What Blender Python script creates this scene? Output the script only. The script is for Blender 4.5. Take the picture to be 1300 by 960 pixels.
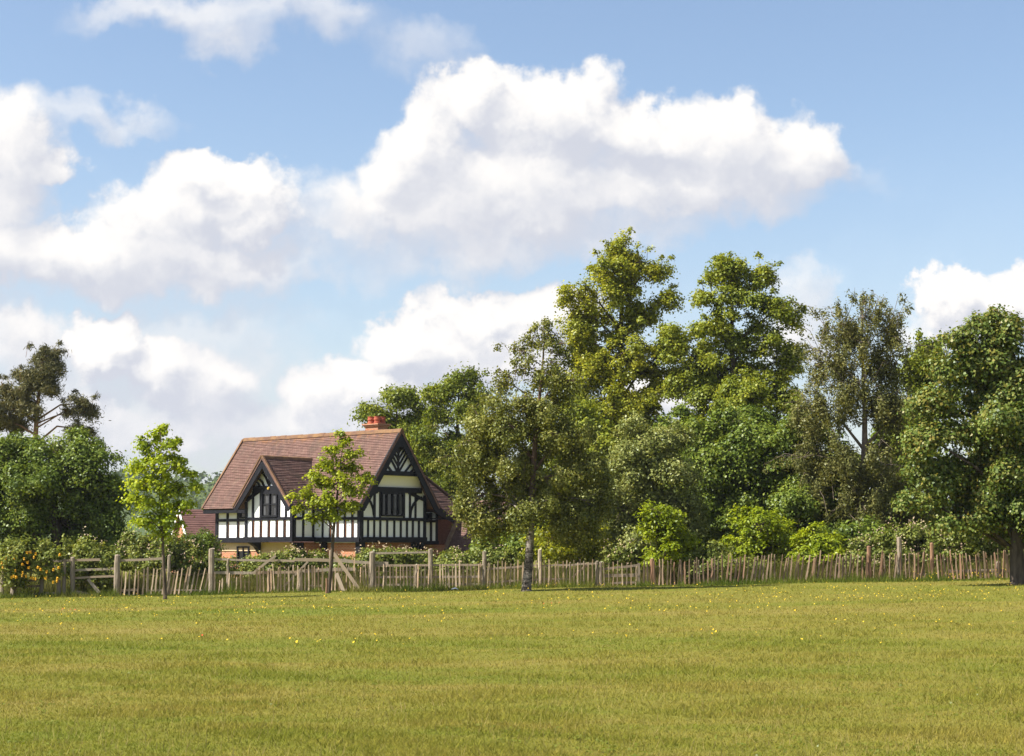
import bpy, math, random
import numpy as np
from mathutils import Vector

# ------------------------------------------------------------------ basics
for o in list(bpy.data.objects):
    bpy.data.objects.remove(o)
scene = bpy.context.scene
COL = scene.collection
R = math.radians
rng = np.random.default_rng(7)
random.seed(7)

# ------------------------------------------------------------------ camera
F = 2200.0                      # focal length in pixels of the 1300 px wide photograph
HOR = 694.0                     # eye level in the photograph
CAMZ = 1.6
PITCH = math.atan((HOR - 480.0) / F)
cam_data = bpy.data.cameras.new('camera')
cam = bpy.data.objects.new('camera', cam_data)
COL.objects.link(cam)
cam_data.sensor_width = 36.0
cam_data.lens = F / 1300.0 * 36.0
cam_data.clip_start = 0.1
cam_data.clip_end = 6000.0
cam.location = (0, 0, CAMZ)
cam.rotation_euler = (R(90) + PITCH, 0, 0)
scene.camera = cam

# ------------------------------------------------------------------ exposure
scene.view_settings.view_transform = 'Standard'
scene.view_settings.look = 'None'
scene.view_settings.gamma = 1.0
EXPO = 1.1
scene.view_settings.exposure = EXPO
scene.cycles.max_bounces = 6
scene.cycles.diffuse_bounces = 3
scene.cycles.glossy_bounces = 2
scene.cycles.transmission_bounces = 3
scene.cycles.transparent_max_bounces = 4
scene.cycles.caustics_reflective = False
scene.cycles.caustics_refractive = False

# ------------------------------------------------------------------ sun
SUN_EL = R(47)
SUN_AZ = math.atan2(-0.965, -0.262)          # from the left, a little behind the camera
sdir = Vector((math.sin(SUN_AZ) * math.cos(SUN_EL), math.cos(SUN_AZ) * math.cos(SUN_EL), math.sin(SUN_EL)))
sl = bpy.data.lights.new('sun', 'SUN')
sl.energy = 4.9
sl.angle = R(0.53)
sl.color = (1.0, 0.955, 0.87)
so = bpy.data.objects.new('sun', sl)
COL.objects.link(so)
so.rotation_euler = (-sdir).to_track_quat('-Z', 'Y').to_euler()
so.location = (-60, -20, 60)


# ------------------------------------------------------------------ node helper
class NT:
    def __init__(self, tree):
        self.t = tree
        tree.nodes.clear()

    def n(self, typ, **kw):
        nd = self.t.nodes.new(typ)
        for k, v in kw.items():
            setattr(nd, k, v)
        return nd

    def put(self, sock, val):
        if hasattr(val, 'is_linked') or isinstance(val, bpy.types.NodeSocket):
            self.t.links.new(val, sock)
        else:
            sock.default_value = val

    def m(self, op, a, b=None, c=None, clamp=False):
        nd = self.n('ShaderNodeMath', operation=op, use_clamp=clamp)
        self.put(nd.inputs[0], a)
        if b is not None:
            self.put(nd.inputs[1], b)
        if c is not None:
            self.put(nd.inputs[2], c)
        return nd.outputs[0]

    def vm(self, op, a, b=None, scale=None):
        nd = self.n('ShaderNodeVectorMath', operation=op)
        self.put(nd.inputs[0], a)
        if b is not None:
            self.put(nd.inputs[1], b)
        if scale is not None:
            self.put(nd.inputs['Scale'], scale)
        return nd.outputs['Value'] if op in ('DOT_PRODUCT', 'LENGTH') else nd.outputs[0]

    def noise(self, vec, scale, detail=4, rough=0.55, dist=0.0, dim='3D', out='Fac'):
        nd = self.n('ShaderNodeTexNoise', noise_dimensions=dim)
        if vec is not None:
            self.put(nd.inputs['Vector'], vec)
        nd.inputs['Scale'].default_value = scale
        nd.inputs['Detail'].default_value = detail
        nd.inputs['Roughness'].default_value = rough
        nd.inputs['Distortion'].default_value = dist
        return nd.outputs[out]

    def ramp(self, fac, stops, interp='LINEAR'):
        nd = self.n('ShaderNodeValToRGB')
        cr = nd.color_ramp
        cr.interpolation = interp
        while len(cr.elements) < len(stops):
            cr.elements.new(0.5)
        for e, (p, c) in zip(cr.elements, stops):
            e.position = p
            e.color = (c[0], c[1], c[2], 1)
        self.put(nd.inputs[0], fac)
        return nd.outputs[0]

    def sstep(self, x, a, b, lo=0.0, hi=1.0):
        nd = self.n('ShaderNodeMapRange', interpolation_type='SMOOTHSTEP')
        self.put(nd.inputs['Value'], x)
        nd.inputs['From Min'].default_value = a
        nd.inputs['From Max'].default_value = b
        nd.inputs['To Min'].default_value = lo
        nd.inputs['To Max'].default_value = hi
        return nd.outputs[0]

    def mix(self, fac, a, b, blend='MIX'):
        nd = self.n('ShaderNodeMix', data_type='RGBA', blend_type=blend)
        self.put(nd.inputs[0], fac)
        for s, v in ((nd.inputs[6], a), (nd.inputs[7], b)):
            if isinstance(v, tuple):
                v = (v[0], v[1], v[2], 1)
            self.put(s, v)
        return nd.outputs[2]


def pixdir(px, py):
    cx = (px - 650.0) / F
    cy = (480.0 - py) / F
    return (cx, math.cos(PITCH) - cy * math.sin(PITCH), math.sin(PITCH) + cy * math.cos(PITCH))


def at(px, py, Y):
    d = pixdir(px, py)
    k = Y / d[1]
    return np.array((d[0] * k, Y, CAMZ + d[2] * k))


# ------------------------------------------------------------------ world: sky with cumulus clouds
world = bpy.data.worlds.new('World')
scene.world = world
world.use_nodes = True
w = NT(world.node_tree)
sky = w.n('ShaderNodeTexSky', sky_type='NISHITA')
sky.sun_disc = False
sky.sun_elevation = SUN_EL
sky.sun_rotation = SUN_AZ
sky.altitude = 50
sky.air_density = 1.0
sky.dust_density = 1.2
sky.ozone_density = 1.3
tc = w.n('ShaderNodeTexCoord')
D = tc.outputs['Generated']
sp = w.n('ShaderNodeSeparateXYZ')
w.put(sp.inputs[0], D)
yy = w.m('MAXIMUM', sp.outputs[1], 0.05)
U = w.m('DIVIDE', sp.outputs[0], yy)
V = w.m('DIVIDE', sp.outputs[2], yy)
cmb = w.n('ShaderNodeCombineXYZ')
w.put(cmb.inputs[0], U)
w.put(cmb.inputs[1], V)
P = cmb.outputs[0]
# cumulus heaps of this sky, each: bearing and height on the photograph, half widths, density
CLOUDS = [
    (600, 122, 70, 42, 1.0), (700, 142, 105, 55, 1.0), (815, 170, 120, 52, 1.0), (930, 182, 105, 60, 1.0),
    (1015, 205, 62, 48, 0.9), (860, 228, 190, 50, 0.8), (650, 225, 165, 75, 0.9), (550, 190, 75, 55, 0.8),
    (530, 270, 130, 55, 0.7), (450, 295, 100, 42, 0.55), (580, 320, 110, 42, 0.45), (1090, 225, 75, 34, 0.18),
    (275, 222, 82, 36, 1.0), (318, 265, 82, 48, 1.0), (215, 268, 90, 52, 0.9), (90, 310, 150, 50, 0.9),
    (215, 335, 180, 52, 0.8), (-20, 320, 120, 62, 0.9), (330, 340, 95, 45, 0.55),
    (10, 185, 85, 66, 0.75), (55, 218, 48, 26, 0.75), (90, 148, 120, 34, 0.35), (-20, 255, 90, 50, 0.6),
    (535, 155, 52, 52, 0.95), (505, 215, 62, 55, 0.8), (470, 270, 90, 50, 0.6), (620, 295, 160, 46, 0.5), (780, 285, 170, 40, 0.45), (960, 255, 110, 34, 0.45), (500, 330, 150, 50, 0.35), (700, 300, 180, 34, 0.3), (430, 250, 60, 40, 0.3),
    (20, 470, 90, 50, 0.5), (180, 545, 260, 50, 0.6), (330, 470, 110, 60, 0.32), (143, 425, 48, 34, 1.1), (125, 465, 62, 40, 1.1), (205, 462, 72, 38, 1.0), (250, 490, 70, 34, 0.8), (215, 480, 130, 62, 0.6), (30, 430, 75, 50, 0.6), (260, 430, 170, 62, 0.4),
    (60, 520, 180, 70, 0.5), (300, 540, 170, 60, 0.45), (60, 385, 240, 26, 0.25),
    (600, 398, 82, 40, 1.1), (530, 428, 78, 40, 1.1), (690, 402, 70, 38, 1.0), (610, 450, 150, 50, 1.0),
    (445, 475, 52, 36, 0.9), (395, 500, 52, 38, 0.8), (490, 500, 60, 32, 1.1), (440, 540, 130, 50, 0.7),
    (1240, 362, 58, 34, 1.1), (1205, 380, 48, 30, 1.1), (1300, 375, 70, 46, 1.1), (1250, 410, 110, 40, 0.9),
    (1005, 370, 48, 44, 0.4), (1010, 430, 60, 60, 0.6), (850, 510, 90, 45, 0.7), (1120, 440, 110, 40, 0.25),
    (240, 16, 170, 34, 0.40), (290, 52, 75, 34, 0.40), (425, 32, 62, 40, 0.34), (545, 62, 85, 40, 0.3), (370, 18, 120, 34, 0.3), (170, 150, 80, 22, 0.3),
]


def cloud_field(p):
    n1 = w.noise(p, 17.0, 3, 0.55, dim='2D', out='Color')
    n2 = w.noise(p, 64.0, 5, 0.62, dim='2D', out='Color')
    o1 = w.vm('SCALE', w.vm('SUBTRACT', n1, (0.5, 0.5, 0.0)), scale=0.050)
    o2 = w.vm('SCALE', w.vm('SUBTRACT', n2, (0.5, 0.5, 0.0)), scale=0.021)
    q = w.vm('ADD', w.vm('ADD', p, o1), o2)
    q = w.vm('MULTIPLY', q, (1.0, 1.0, 0.0))
    acc = None
    for (px, py, rx, ry, wt) in CLOUDS:
        d = pixdir(px, py)
        c = (d[0] / d[1], d[2] / d[1], 0.0)
        e = w.vm('MULTIPLY', w.vm('SUBTRACT', q, c), (F / (rx * 1.2), F / (ry * 1.22), 0.0))
        f = w.m('MULTIPLY_ADD', w.vm('DOT_PRODUCT', e, e), -wt, wt)
        if acc is None:
            acc = f
        else:
            nd = w.n('ShaderNodeMath', operation='SMOOTH_MAX')
            w.put(nd.inputs[0], acc)
            w.put(nd.inputs[1], f)
            nd.inputs[2].default_value = 0.30
            acc = nd.outputs[0]
    far = w.sstep(w.m('ABSOLUTE', U), 0.33, 0.5)
    gen = w.m('MULTIPLY_ADD', w.noise(D, 2.6, 7, 0.58), 5.0, -2.6)
    gen = w.m('MULTIPLY', w.m('MAXIMUM', gen, 0.0), far)
    acc = w.m('MAXIMUM', acc, w.m('MINIMUM', gen, 1.0))
    tex = w.m('MULTIPLY_ADD', w.noise(q, 30.0, 7, 0.53, dim='2D'), 0.50, -0.25)
    tex = w.m('MULTIPLY', tex, w.sstep(acc, 0.25, 0.75, 0.35, 1.0))
    return w.m('ADD', acc, tex)


d0 = cloud_field(P)
d1 = cloud_field(w.vm('ADD', P, (-0.010, 0.017, 0.0)))
alpha = w.sstep(d0, 0.0, 0.60)
facing = w.m('SUBTRACT', d0, d1)
lit = w.sstep(w.m('ADD', w.m('MULTIPLY', facing, 0.85), w.m('MULTIPLY', d0, 0.14)), -0.26, 0.56)
k = 2 ** (-EXPO)
ccol = w.mix(lit, (0.665 * k, 0.69 * k, 0.775 * k), (1.06 * k, 1.03 * k, 1.00 * k))
bs = w.n('ShaderNodeBackground')
w.put(bs.inputs[0], sky.outputs[0])
bs.inputs[1].default_value = 0.085
bc = w.n('ShaderNodeBackground')
w.put(bc.inputs[0], ccol)
bc.inputs[1].default_value = 1.0
mx = w.n('ShaderNodeMixShader')
# thin veil low over the horizon
veil = w.sstep(sp.outputs[2], 0.0, 0.26, 0.45, 0.03)
w.put(mx.inputs[0], w.m('MAXIMUM', alpha, veil))
w.t.links.new(bs.outputs[0], mx.inputs[1])
w.t.links.new(bc.outputs[0], mx.inputs[2])
wo = w.n('ShaderNodeOutputWorld')
w.t.links.new(mx.outputs[0], wo.inputs[0])


# ------------------------------------------------------------------ materials
def principled(name, base, rough=0.8, spec=0.3, bump=None, bump_d=0.01):
    mt = bpy.data.materials.new(name)
    mt.use_nodes = True
    n = NT(mt.node_tree)
    b = n.n('ShaderNodeBsdfPrincipled')
    b.inputs['Roughness'].default_value = rough
    b.inputs['Specular IOR Level'].default_value = spec
    col = base(n) if callable(base) else (base[0], base[1], base[2], 1)
    n.put(b.inputs['Base Color'], col)
    if bump:
        bp = n.n('ShaderNodeBump')
        bp.inputs['Distance'].default_value = bump_d
        n.put(bp.inputs['Height'], bump(n))
        n.t.links.new(bp.outputs[0], b.inputs['Normal'])
    o = n.n('ShaderNodeOutputMaterial')
    n.t.links.new(b.outputs[0], o.inputs[0])
    return mt


def objco(n):
    return n.n('ShaderNodeTexCoord').outputs['Object']


def speckle(stops, scale=6.0, detail=6, stretch=(1, 1, 1)):
    def f(n):
        v = n.vm('MULTIPLY', objco(n), stretch)
        return n.ramp(n.noise(v, scale, detail, 0.62), stops)
    return f


LEAFK = 1.65


def leaf_mat(name, stops, trans=0.42, gloss=0.015, patch=0.35, pscale=0.55):
    """stops: leaf colours from the darkest to the lightest leaf of the tree"""
    mt = bpy.data.materials.new(name)
    mt.use_nodes = True
    n = NT(mt.node_tree)
    stops = [tuple(c_ * LEAFK for c_ in q_) for q_ in stops]
    g = n.n('ShaderNodeNewGeometry')
    pn = n.noise(objco(n), pscale, 3, 0.6)
    f = n.m('ADD', n.m('MULTIPLY', g.outputs['Random Per Island'], 1.0 - patch),
            n.m('MULTIPLY', n.sstep(pn, 0.3, 0.7), patch))
    col = n.ramp(f, [(i / (len(stops) - 1), s) for i, s in enumerate(stops)])
    df = n.n('ShaderNodeBsdfDiffuse')
    n.put(df.inputs[0], col)
    tr = n.n('ShaderNodeBsdfTranslucent')
    n.put(tr.inputs[0], n.mix(1.0, col, (1.25, 1.15, 0.55), 'MULTIPLY'))
    gl = n.n('ShaderNodeBsdfGlossy')
    gl.inputs['Roughness'].default_value = 0.42
    gl.inputs[0].default_value = (0.8, 0.85, 0.8, 1)
    a = n.n('ShaderNodeMixShader')
    a.inputs[0].default_value = trans
    n.t.links.new(df.outputs[0], a.inputs[1])
    n.t.links.new(tr.outputs[0], a.inputs[2])
    b = n.n('ShaderNodeMixShader')
    b.inputs[0].default_value = gloss
    n.t.links.new(a.outputs[0], b.inputs[1])
    n.t.links.new(gl.outputs[0], b.inputs[2])
    o = n.n('ShaderNodeOutputMaterial')
    n.t.links.new(b.outputs[0], o.inputs[0])
    return mt


def field_colour(n):
    """patchy mown turf: green and straw, shared by soil sheet and blades"""
    co = objco(n)
    st = n.vm('MULTIPLY', co, (0.055, 0.20, 0.0))
    a = n.noise(st, 1.0, 5, 0.6)
    b = n.noise(n.vm('MULTIPLY', co, (0.9, 1.6, 0.0)), 1.0, 4, 0.65)
    f = n.m('ADD', n.m('MULTIPLY_ADD', a, 0.62, 0.02), n.m('MULTIPLY', b, 0.34))
    return n.ramp(f, [(0.36, (0.120, 0.150, 0.020)), (0.46, (0.158, 0.160, 0.026)), (0.55, (0.196, 0.172, 0.036)),
                      (0.66, (0.240, 0.192, 0.056))])


def ground_base(n):
    c = field_colour(n)
    fine = n.noise(objco(n), 9.0, 5, 0.7)
    return n.mix(n.sstep(fine, 0.25, 0.75, 0.0, 0.5), c, (0.11, 0.10, 0.022))


M = {}
M['ground'] = principled('turf soil', ground_base, 0.95, 0.05, lambda n: n.noise(objco(n), 14.0, 4, 0.7), 0.03)


def grass_mat(name, tint_lo, tint_hi, own=None):
    mt = bpy.data.materials.new(name)
    mt.use_nodes = True
    n = NT(mt.node_tree)
    g = n.n('ShaderNodeNewGeometry')
    base = own(n) if own else field_colour(n)
    t = n.ramp(g.outputs['Random Per Island'], [(0.0, tint_lo), (1.0, tint_hi)])
    col = n.mix(1.0, base, t, 'MULTIPLY')
    df = n.n('ShaderNodeBsdfDiffuse')
    n.put(df.inputs[0], col)
    tr = n.n('ShaderNodeBsdfTranslucent')
    n.put(tr.inputs[0], col)
    a = n.n('ShaderNodeMixShader')
    a.inputs[0].default_value = 0.35
    n.t.links.new(df.outputs[0], a.inputs[1])
    n.t.links.new(tr.outputs[0], a.inputs[2])
    o = n.n('ShaderNodeOutputMaterial')
    n.t.links.new(a.outputs[0], o.inputs[0])
    return mt


M['blades'] = grass_mat('turf blades', (0.92, 0.98, 0.86), (1.55, 1.46, 1.42))
M['tallgrass'] = grass_mat('tall seeding grass', (0.7, 0.8, 0.7), (1.3, 1.25, 1.2),
                           lambda n: n.ramp(n.noise(objco(n), 0.5, 4, 0.6),
                                            [(0.3, (0.065, 0.082, 0.015)), (0.5, (0.12, 0.118, 0.030)), (0.7, (0.19, 0.155, 0.06))]))
M['roughgrass'] = grass_mat('rough green grass', (0.7, 0.8, 0.7), (1.3, 1.25, 1.2),
                            lambda n: n.ramp(n.noise(objco(n), 0.35, 4, 0.6),
                                             [(0.3, (0.07, 0.10, 0.016)), (0.55, (0.12, 0.14, 0.024)), (0.75, (0.20, 0.16, 0.055))]))
M['strawstalk'] = grass_mat('straw stalks', (0.8, 0.8, 0.8), (1.2, 1.2, 1.2), lambda n: n.ramp(n.noise(objco(n), 0.4, 3, 0.6), [(0.3, (0.22, 0.19, 0.05)), (0.7, (0.38, 0.30, 0.12))]))
M['weed'] = leaf_mat('clover leaves', [(0.06, 0.075, 0.01), (0.09, 0.105, 0.014), (0.12, 0.13, 0.022)])
M['yellow'] = principled('yellow petals', speckle([(0.3, (0.56, 0.34, 0.015)), (0.7, (0.64, 0.47, 0.045))], 0.7), 0.7, 0.1)
M['red'] = principled('red petals', (0.55, 0.08, 0.04), 0.7, 0.1)
M['blossom'] = principled('pale blossom', speckle([(0.3, (0.30, 0.20, 0.13)), (0.7, (0.42, 0.34, 0.22))], 1.5), 0.8, 0.1)
M['orange'] = principled('orange berries', speckle([(0.3, (0.70, 0.26, 0.01)), (0.7, (0.75, 0.45, 0.03))], 3.0), 0.5, 0.3)

M['lime'] = leaf_mat('lime leaves', [(0.052, 0.074, 0.009), (0.13, 0.154, 0.015), (0.24, 0.24, 0.028)])
M['limeyellow'] = leaf_mat('yellow lime leaves', [(0.064, 0.085, 0.009), (0.165, 0.178, 0.015), (0.295, 0.275, 0.03)])
M['sapling'] = leaf_mat('young maple leaves', [(0.085, 0.125, 0.007), (0.175, 0.22, 0.01), (0.3, 0.32, 0.02)], trans=0.45)
M['saplingdeep'] = leaf_mat('young deep maple leaves', [(0.08, 0.11, 0.007), (0.16, 0.19, 0.01), (0.27, 0.28, 0.02)], trans=0.42)
M['birch'] = leaf_mat('birch leaves', [(0.042, 0.052, 0.011), (0.105, 0.114, 0.022), (0.200, 0.185, 0.046)], trans=0.3, gloss=0.02)
M['feather'] = leaf_mat('brownish feathery leaves', [(0.038, 0.044, 0.013), (0.092, 0.094, 0.026), (0.165, 0.148, 0.048)], trans=0.3)
M['maple'] = leaf_mat('deep maple leaves', [(0.022, 0.04, 0.008), (0.058, 0.086, 0.014), (0.11, 0.132, 0.028), (0.165, 0.125, 0.024)], trans=0.3, gloss=0.02, patch=0.25)
M['dark'] = leaf_mat('dark broad leaves', [(0.028, 0.046, 0.007), (0.074, 0.105, 0.012), (0.15, 0.17, 0.024)], trans=0.3, gloss=0.02)
M['mid'] = leaf_mat('mid green leaves', [(0.038, 0.056, 0.007), (0.094, 0.118, 0.011), (0.18, 0.185, 0.022)], trans=0.35)
M['pale'] = leaf_mat('pale grey green leaves', [(0.055, 0.07, 0.018), (0.13, 0.145, 0.034), (0.245, 0.24, 0.085)], trans=0.3, gloss=0.02)
M['bright'] = leaf_mat('bright yellow green leaves', [(0.066, 0.098, 0.005), (0.150, 0.185, 0.008), (0.255, 0.272, 0.012)], trans=0.4)
M['pine'] = leaf_mat('grey brown pine needles', [(0.034, 0.036, 0.017), (0.074, 0.072, 0.028), (0.130, 0.110, 0.042)], trans=0.2)
M['bramble'] = leaf_mat('bramble leaves', [(0.045, 0.064, 0.012), (0.110, 0.130, 0.024), (0.195, 0.195, 0.050)], trans=0.35, pscale=1.2)
M['yellowshrub'] = leaf_mat('golden shrub leaves', [(0.060, 0.075, 0.006), (0.140, 0.150, 0.008), (0.27, 0.24, 0.012)], trans=0.4)
M['hillwood'] = leaf_mat('far wood leaves', [(0.030, 0.050, 0.014), (0.055, 0.078, 0.02), (0.090, 0.110, 0.030)], trans=0.2, pscale=0.03, patch=0.6)

M['bark'] = principled('brown bark', speckle([(0.3, (0.055, 0.04, 0.028)), (0.7, (0.15, 0.115, 0.08))], 9, 6, (1, 1, 0.25)), 0.9, 0.1,
                       lambda n: n.noise(n.vm('MULTIPLY', objco(n), (1, 1, 0.2)), 14, 5, 0.7), 0.03)
M['barkdark'] = principled('dark bark', speckle([(0.3, (0.035, 0.028, 0.022)), (0.7, (0.125, 0.10, 0.075))], 9, 6, (1, 1, 0.25)), 0.9, 0.1,
                           lambda n: n.noise(n.vm('MULTIPLY', objco(n), (1, 1, 0.2)), 14, 5, 0.7), 0.04)


def birch_bark(n):
    co = objco(n)
    s = n.noise(n.vm('MULTIPLY', co, (1.2, 1.2, 3.2)), 3.2, 6, 0.65)
    c = n.ramp(s, [(0.42, (0.035, 0.028, 0.022)), (0.50, (0.14, 0.115, 0.095)), (0.60, (0.32, 0.28, 0.24))])
    sz = n.n('ShaderNodeSeparateXYZ')
    n.put(sz.inputs[0], co)
    up = n.sstep(sz.outputs[2], 2.2, 4.2)
    return n.mix(up, c, (0.13, 0.085, 0.06))


M['twigbrown'] = principled('pale brown birch bark', speckle([(0.3, (0.10, 0.075, 0.055)), (0.7, (0.22, 0.175, 0.135))], 6, 5), 0.9, 0.1)
M['birchbark'] = principled('birch bark', birch_bark, 0.8, 0.2, lambda n: n.noise(objco(n), 12, 5, 0.7), 0.03)


def wood_col(lo, hi, warm=None):
    def f(n):
        co = objco(n)
        c = n.ramp(n.noise(n.vm('MULTIPLY', co, (1, 1, 0.12)), 30, 5, 0.7), [(0.25, lo), (0.75, hi)])
        if warm:
            oi = n.n('ShaderNodeObjectInfo')
            c = n.mix(n.sstep(oi.outputs['Random'], 0.35, 1.0), c, warm)
        return c
    return f


M['oldwood'] = principled('weathered grey wood', wood_col((0.20, 0.16, 0.12), (0.50, 0.42, 0.32), (0.34, 0.26, 0.18)), 0.9, 0.1)
M['postwood'] = principled('weathered post wood', wood_col((0.15, 0.12, 0.09), (0.38, 0.31, 0.23)), 0.9, 0.1)
M['redpost'] = principled('reddish post wood', wood_col((0.16, 0.085, 0.05), (0.33, 0.20, 0.125)), 0.9, 0.1)
M['picket'] = principled('chestnut pale wood', wood_col((0.24, 0.175, 0.12), (0.54, 0.42, 0.29), (0.38, 0.26, 0.165)), 0.9, 0.1)
M['brownpicket'] = principled('brown chestnut pale wood', wood_col((0.17, 0.115, 0.08), (0.40, 0.29, 0.20), (0.27, 0.16, 0.10)), 0.9, 0.1)
M['wire'] = principled('rusty wire', (0.12, 0.08, 0.06), 0.7, 0.3)

M['plaster'] = principled('white limewash', speckle([(0.3, (0.82, 0.815, 0.80)), (0.7, (0.90, 0.90, 0.89))], 1.6), 0.85, 0.2)
M['cream'] = principled('cream render', speckle([(0.3, (0.52, 0.38, 0.23)), (0.7, (0.60, 0.46, 0.30))], 2.5), 0.85, 0.2)  # cream toned down to tan, putting the jetty's shade into the colour
M['timber'] = principled('black painted timber', speckle([(0.3, (0.005, 0.005, 0.008)), (0.7, (0.012, 0.012, 0.017))], 5), 0.6, 0.2)
M['timberedge'] = principled('rusty brown timber edge', (0.17, 0.065, 0.028), 0.8, 0.2)
M['gold'] = principled('gilded boss', (0.55, 0.36, 0.05), 0.4, 0.5)
M['glass'] = principled('dark window glass', (0.012, 0.013, 0.016), 0.06, 0.5)
M['pane_strip'] = principled('grey curtain', speckle([(0.3, (0.04, 0.04, 0.045)), (0.7, (0.12, 0.12, 0.125))], 12, 3, (1, 1, 0.1)), 0.9, 0.1)  # grey strips laid over parts of the window panes


def uvco(n):
    return n.n('ShaderNodeTexCoord').outputs['UV']


def tile_col(n):
    uv = uvco(n)
    bt = n.n('ShaderNodeTexBrick')
    n.put(bt.inputs['Vector'], uv)
    bt.inputs['Scale'].default_value = 1.0
    bt.inputs['Brick Width'].default_value = 0.17
    bt.inputs['Row Height'].default_value = 0.125
    bt.inputs['Mortar Size'].default_value = 0.006
    bt.inputs['Color1'].default_value = (0.142, 0.080, 0.066, 1)
    bt.inputs['Color2'].default_value = (0.200, 0.118, 0.096, 1)
    bt.inputs['Mortar'].default_value = (0.06, 0.035, 0.028, 1)
    st = n.noise(n.vm('MULTIPLY', uv, (1.3, 0.45, 1)), 1.2, 6, 0.65)
    c = n.mix(n.sstep(st, 0.42, 0.68, 0.0, 0.6), bt.outputs[0], (0.085, 0.06, 0.052))
    c = n.mix(n.sstep(n.noise(uv, 3.5, 6, 0.7), 0.52, 0.72, 0.0, 0.6), c, (0.27, 0.185, 0.130))
    c = n.mix(n.sstep(n.noise(uv, 0.8, 6, 0.75), 0.55, 0.7, 0.0, 0.45), c, (0.105, 0.095, 0.06))
    # lichen on the upper courses under the ridge
    sx = n.n('ShaderNodeSeparateXYZ')
    n.put(sx.inputs[0], uv)
    li = n.m('MULTIPLY', n.sstep(sx.outputs[1], 4.2, 5.1), n.sstep(n.noise(uv, 2.2, 5, 0.7), 0.42, 0.62))
    return n.mix(n.m('MULTIPLY', li, 0.7), c, (0.32, 0.15, 0.05))


M['tile'] = principled('plain clay tiles', tile_col, 0.9, 0.12)
M['ridge'] = principled('lichened ridge tiles', speckle([(0.35, (0.13, 0.075, 0.055)), (0.5, (0.175, 0.10, 0.058)), (0.68, (0.24, 0.14, 0.068))], 2.4), 0.9, 0.1)


def brick_col(n):
    co = objco(n)
    s = n.n('ShaderNodeSeparateXYZ')
    n.put(s.inputs[0], co)
    c = n.n('ShaderNodeCombineXYZ')
    n.put(c.inputs[0], n.m('ADD', s.outputs[0], s.outputs[1]))
    n.put(c.inputs[1], s.outputs[2])
    bt = n.n('ShaderNodeTexBrick')
    n.put(bt.inputs['Vector'], c.outputs[0])
    bt.inputs['Scale'].default_value = 1.0
    bt.inputs['Brick Width'].default_value = 0.225
    bt.inputs['Row Height'].default_value = 0.075
    bt.inputs['Mortar Size'].default_value = 0.009
    bt.inputs['Color1'].default_value = (0.36, 0.115, 0.05, 1)
    bt.inputs['Color2'].default_value = (0.47, 0.18, 0.08, 1)
    bt.inputs['Mortar'].default_value = (0.42, 0.33, 0.25, 1)
    return n.mix(n.sstep(n.noise(co, 3, 5, 0.6), 0.4, 0.8, 0, 0.5), bt.outputs[0], (0.30, 0.12, 0.07))


M['brick'] = principled('red brick', brick_col, 0.9, 0.12)
M['pot'] = principled('terracotta pot', speckle([(0.3, (0.30, 0.07, 0.04)), (0.7, (0.42, 0.12, 0.07))], 4), 0.8, 0.2)
M['farroof'] = principled('maroon roof tiles', speckle([(0.3, (0.10, 0.05, 0.044)), (0.7, (0.16, 0.085, 0.07))], 1.5, 6, (1, 1, 3)), 0.9, 0.1)
M['whitepaint'] = principled('white paint', (0.8, 0.8, 0.78), 0.6, 0.3)
M['hill'] = principled('far hillside', speckle([(0.35, (0.05, 0.08, 0.025)), (0.6, (0.10, 0.12, 0.04))], 0.02), 0.95, 0.05)


# ------------------------------------------------------------------ object helpers
def tag(o, label=None, cat=None, group=None, kind=None):
    if label:
        o['label'] = label
    if cat:
        o['category'] = cat
    if group:
        o['group'] = group
    if kind:
        o['kind'] = kind
    return o


def thing(name, label, cat, loc=(0, 0, 0), rz=0.0, group=None):
    o = bpy.data.objects.new(name, None)
    o.empty_display_size = 0.3
    COL.objects.link(o)
    o.location = tuple(float(v) for v in loc)
    o.rotation_euler = (0, 0, rz)
    return tag(o, label, cat, group)


def link(name, me, mat, parent=None, loc=(0, 0, 0)):
    o = bpy.data.objects.new(name, me)
    COL.objects.link(o)
    if mat is not None and not me.materials:
        me.materials.append(mat)
    if parent is not None:
        o.parent = parent
    o.location = tuple(float(v) for v in loc)
    return o


def mesh_np(name, Vt, Fc, smooth=False):
    me = bpy.data.meshes.new(name)
    n, kk = Fc.shape
    me.vertices.add(len(Vt))
    me.vertices.foreach_set('co', np.ascontiguousarray(Vt, dtype=np.float32).ravel())
    me.loops.add(n * kk)
    me.loops.foreach_set('vertex_index', np.ascontiguousarray(Fc, dtype=np.int32).ravel())
    me.polygons.add(n)
    me.polygons.foreach_set('loop_start', np.arange(n, dtype=np.int32) * kk)
    if smooth:
        me.polygons.foreach_set('use_smooth', np.ones(n, dtype=bool))
    me.update(calc_edges=True)
    return me


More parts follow.
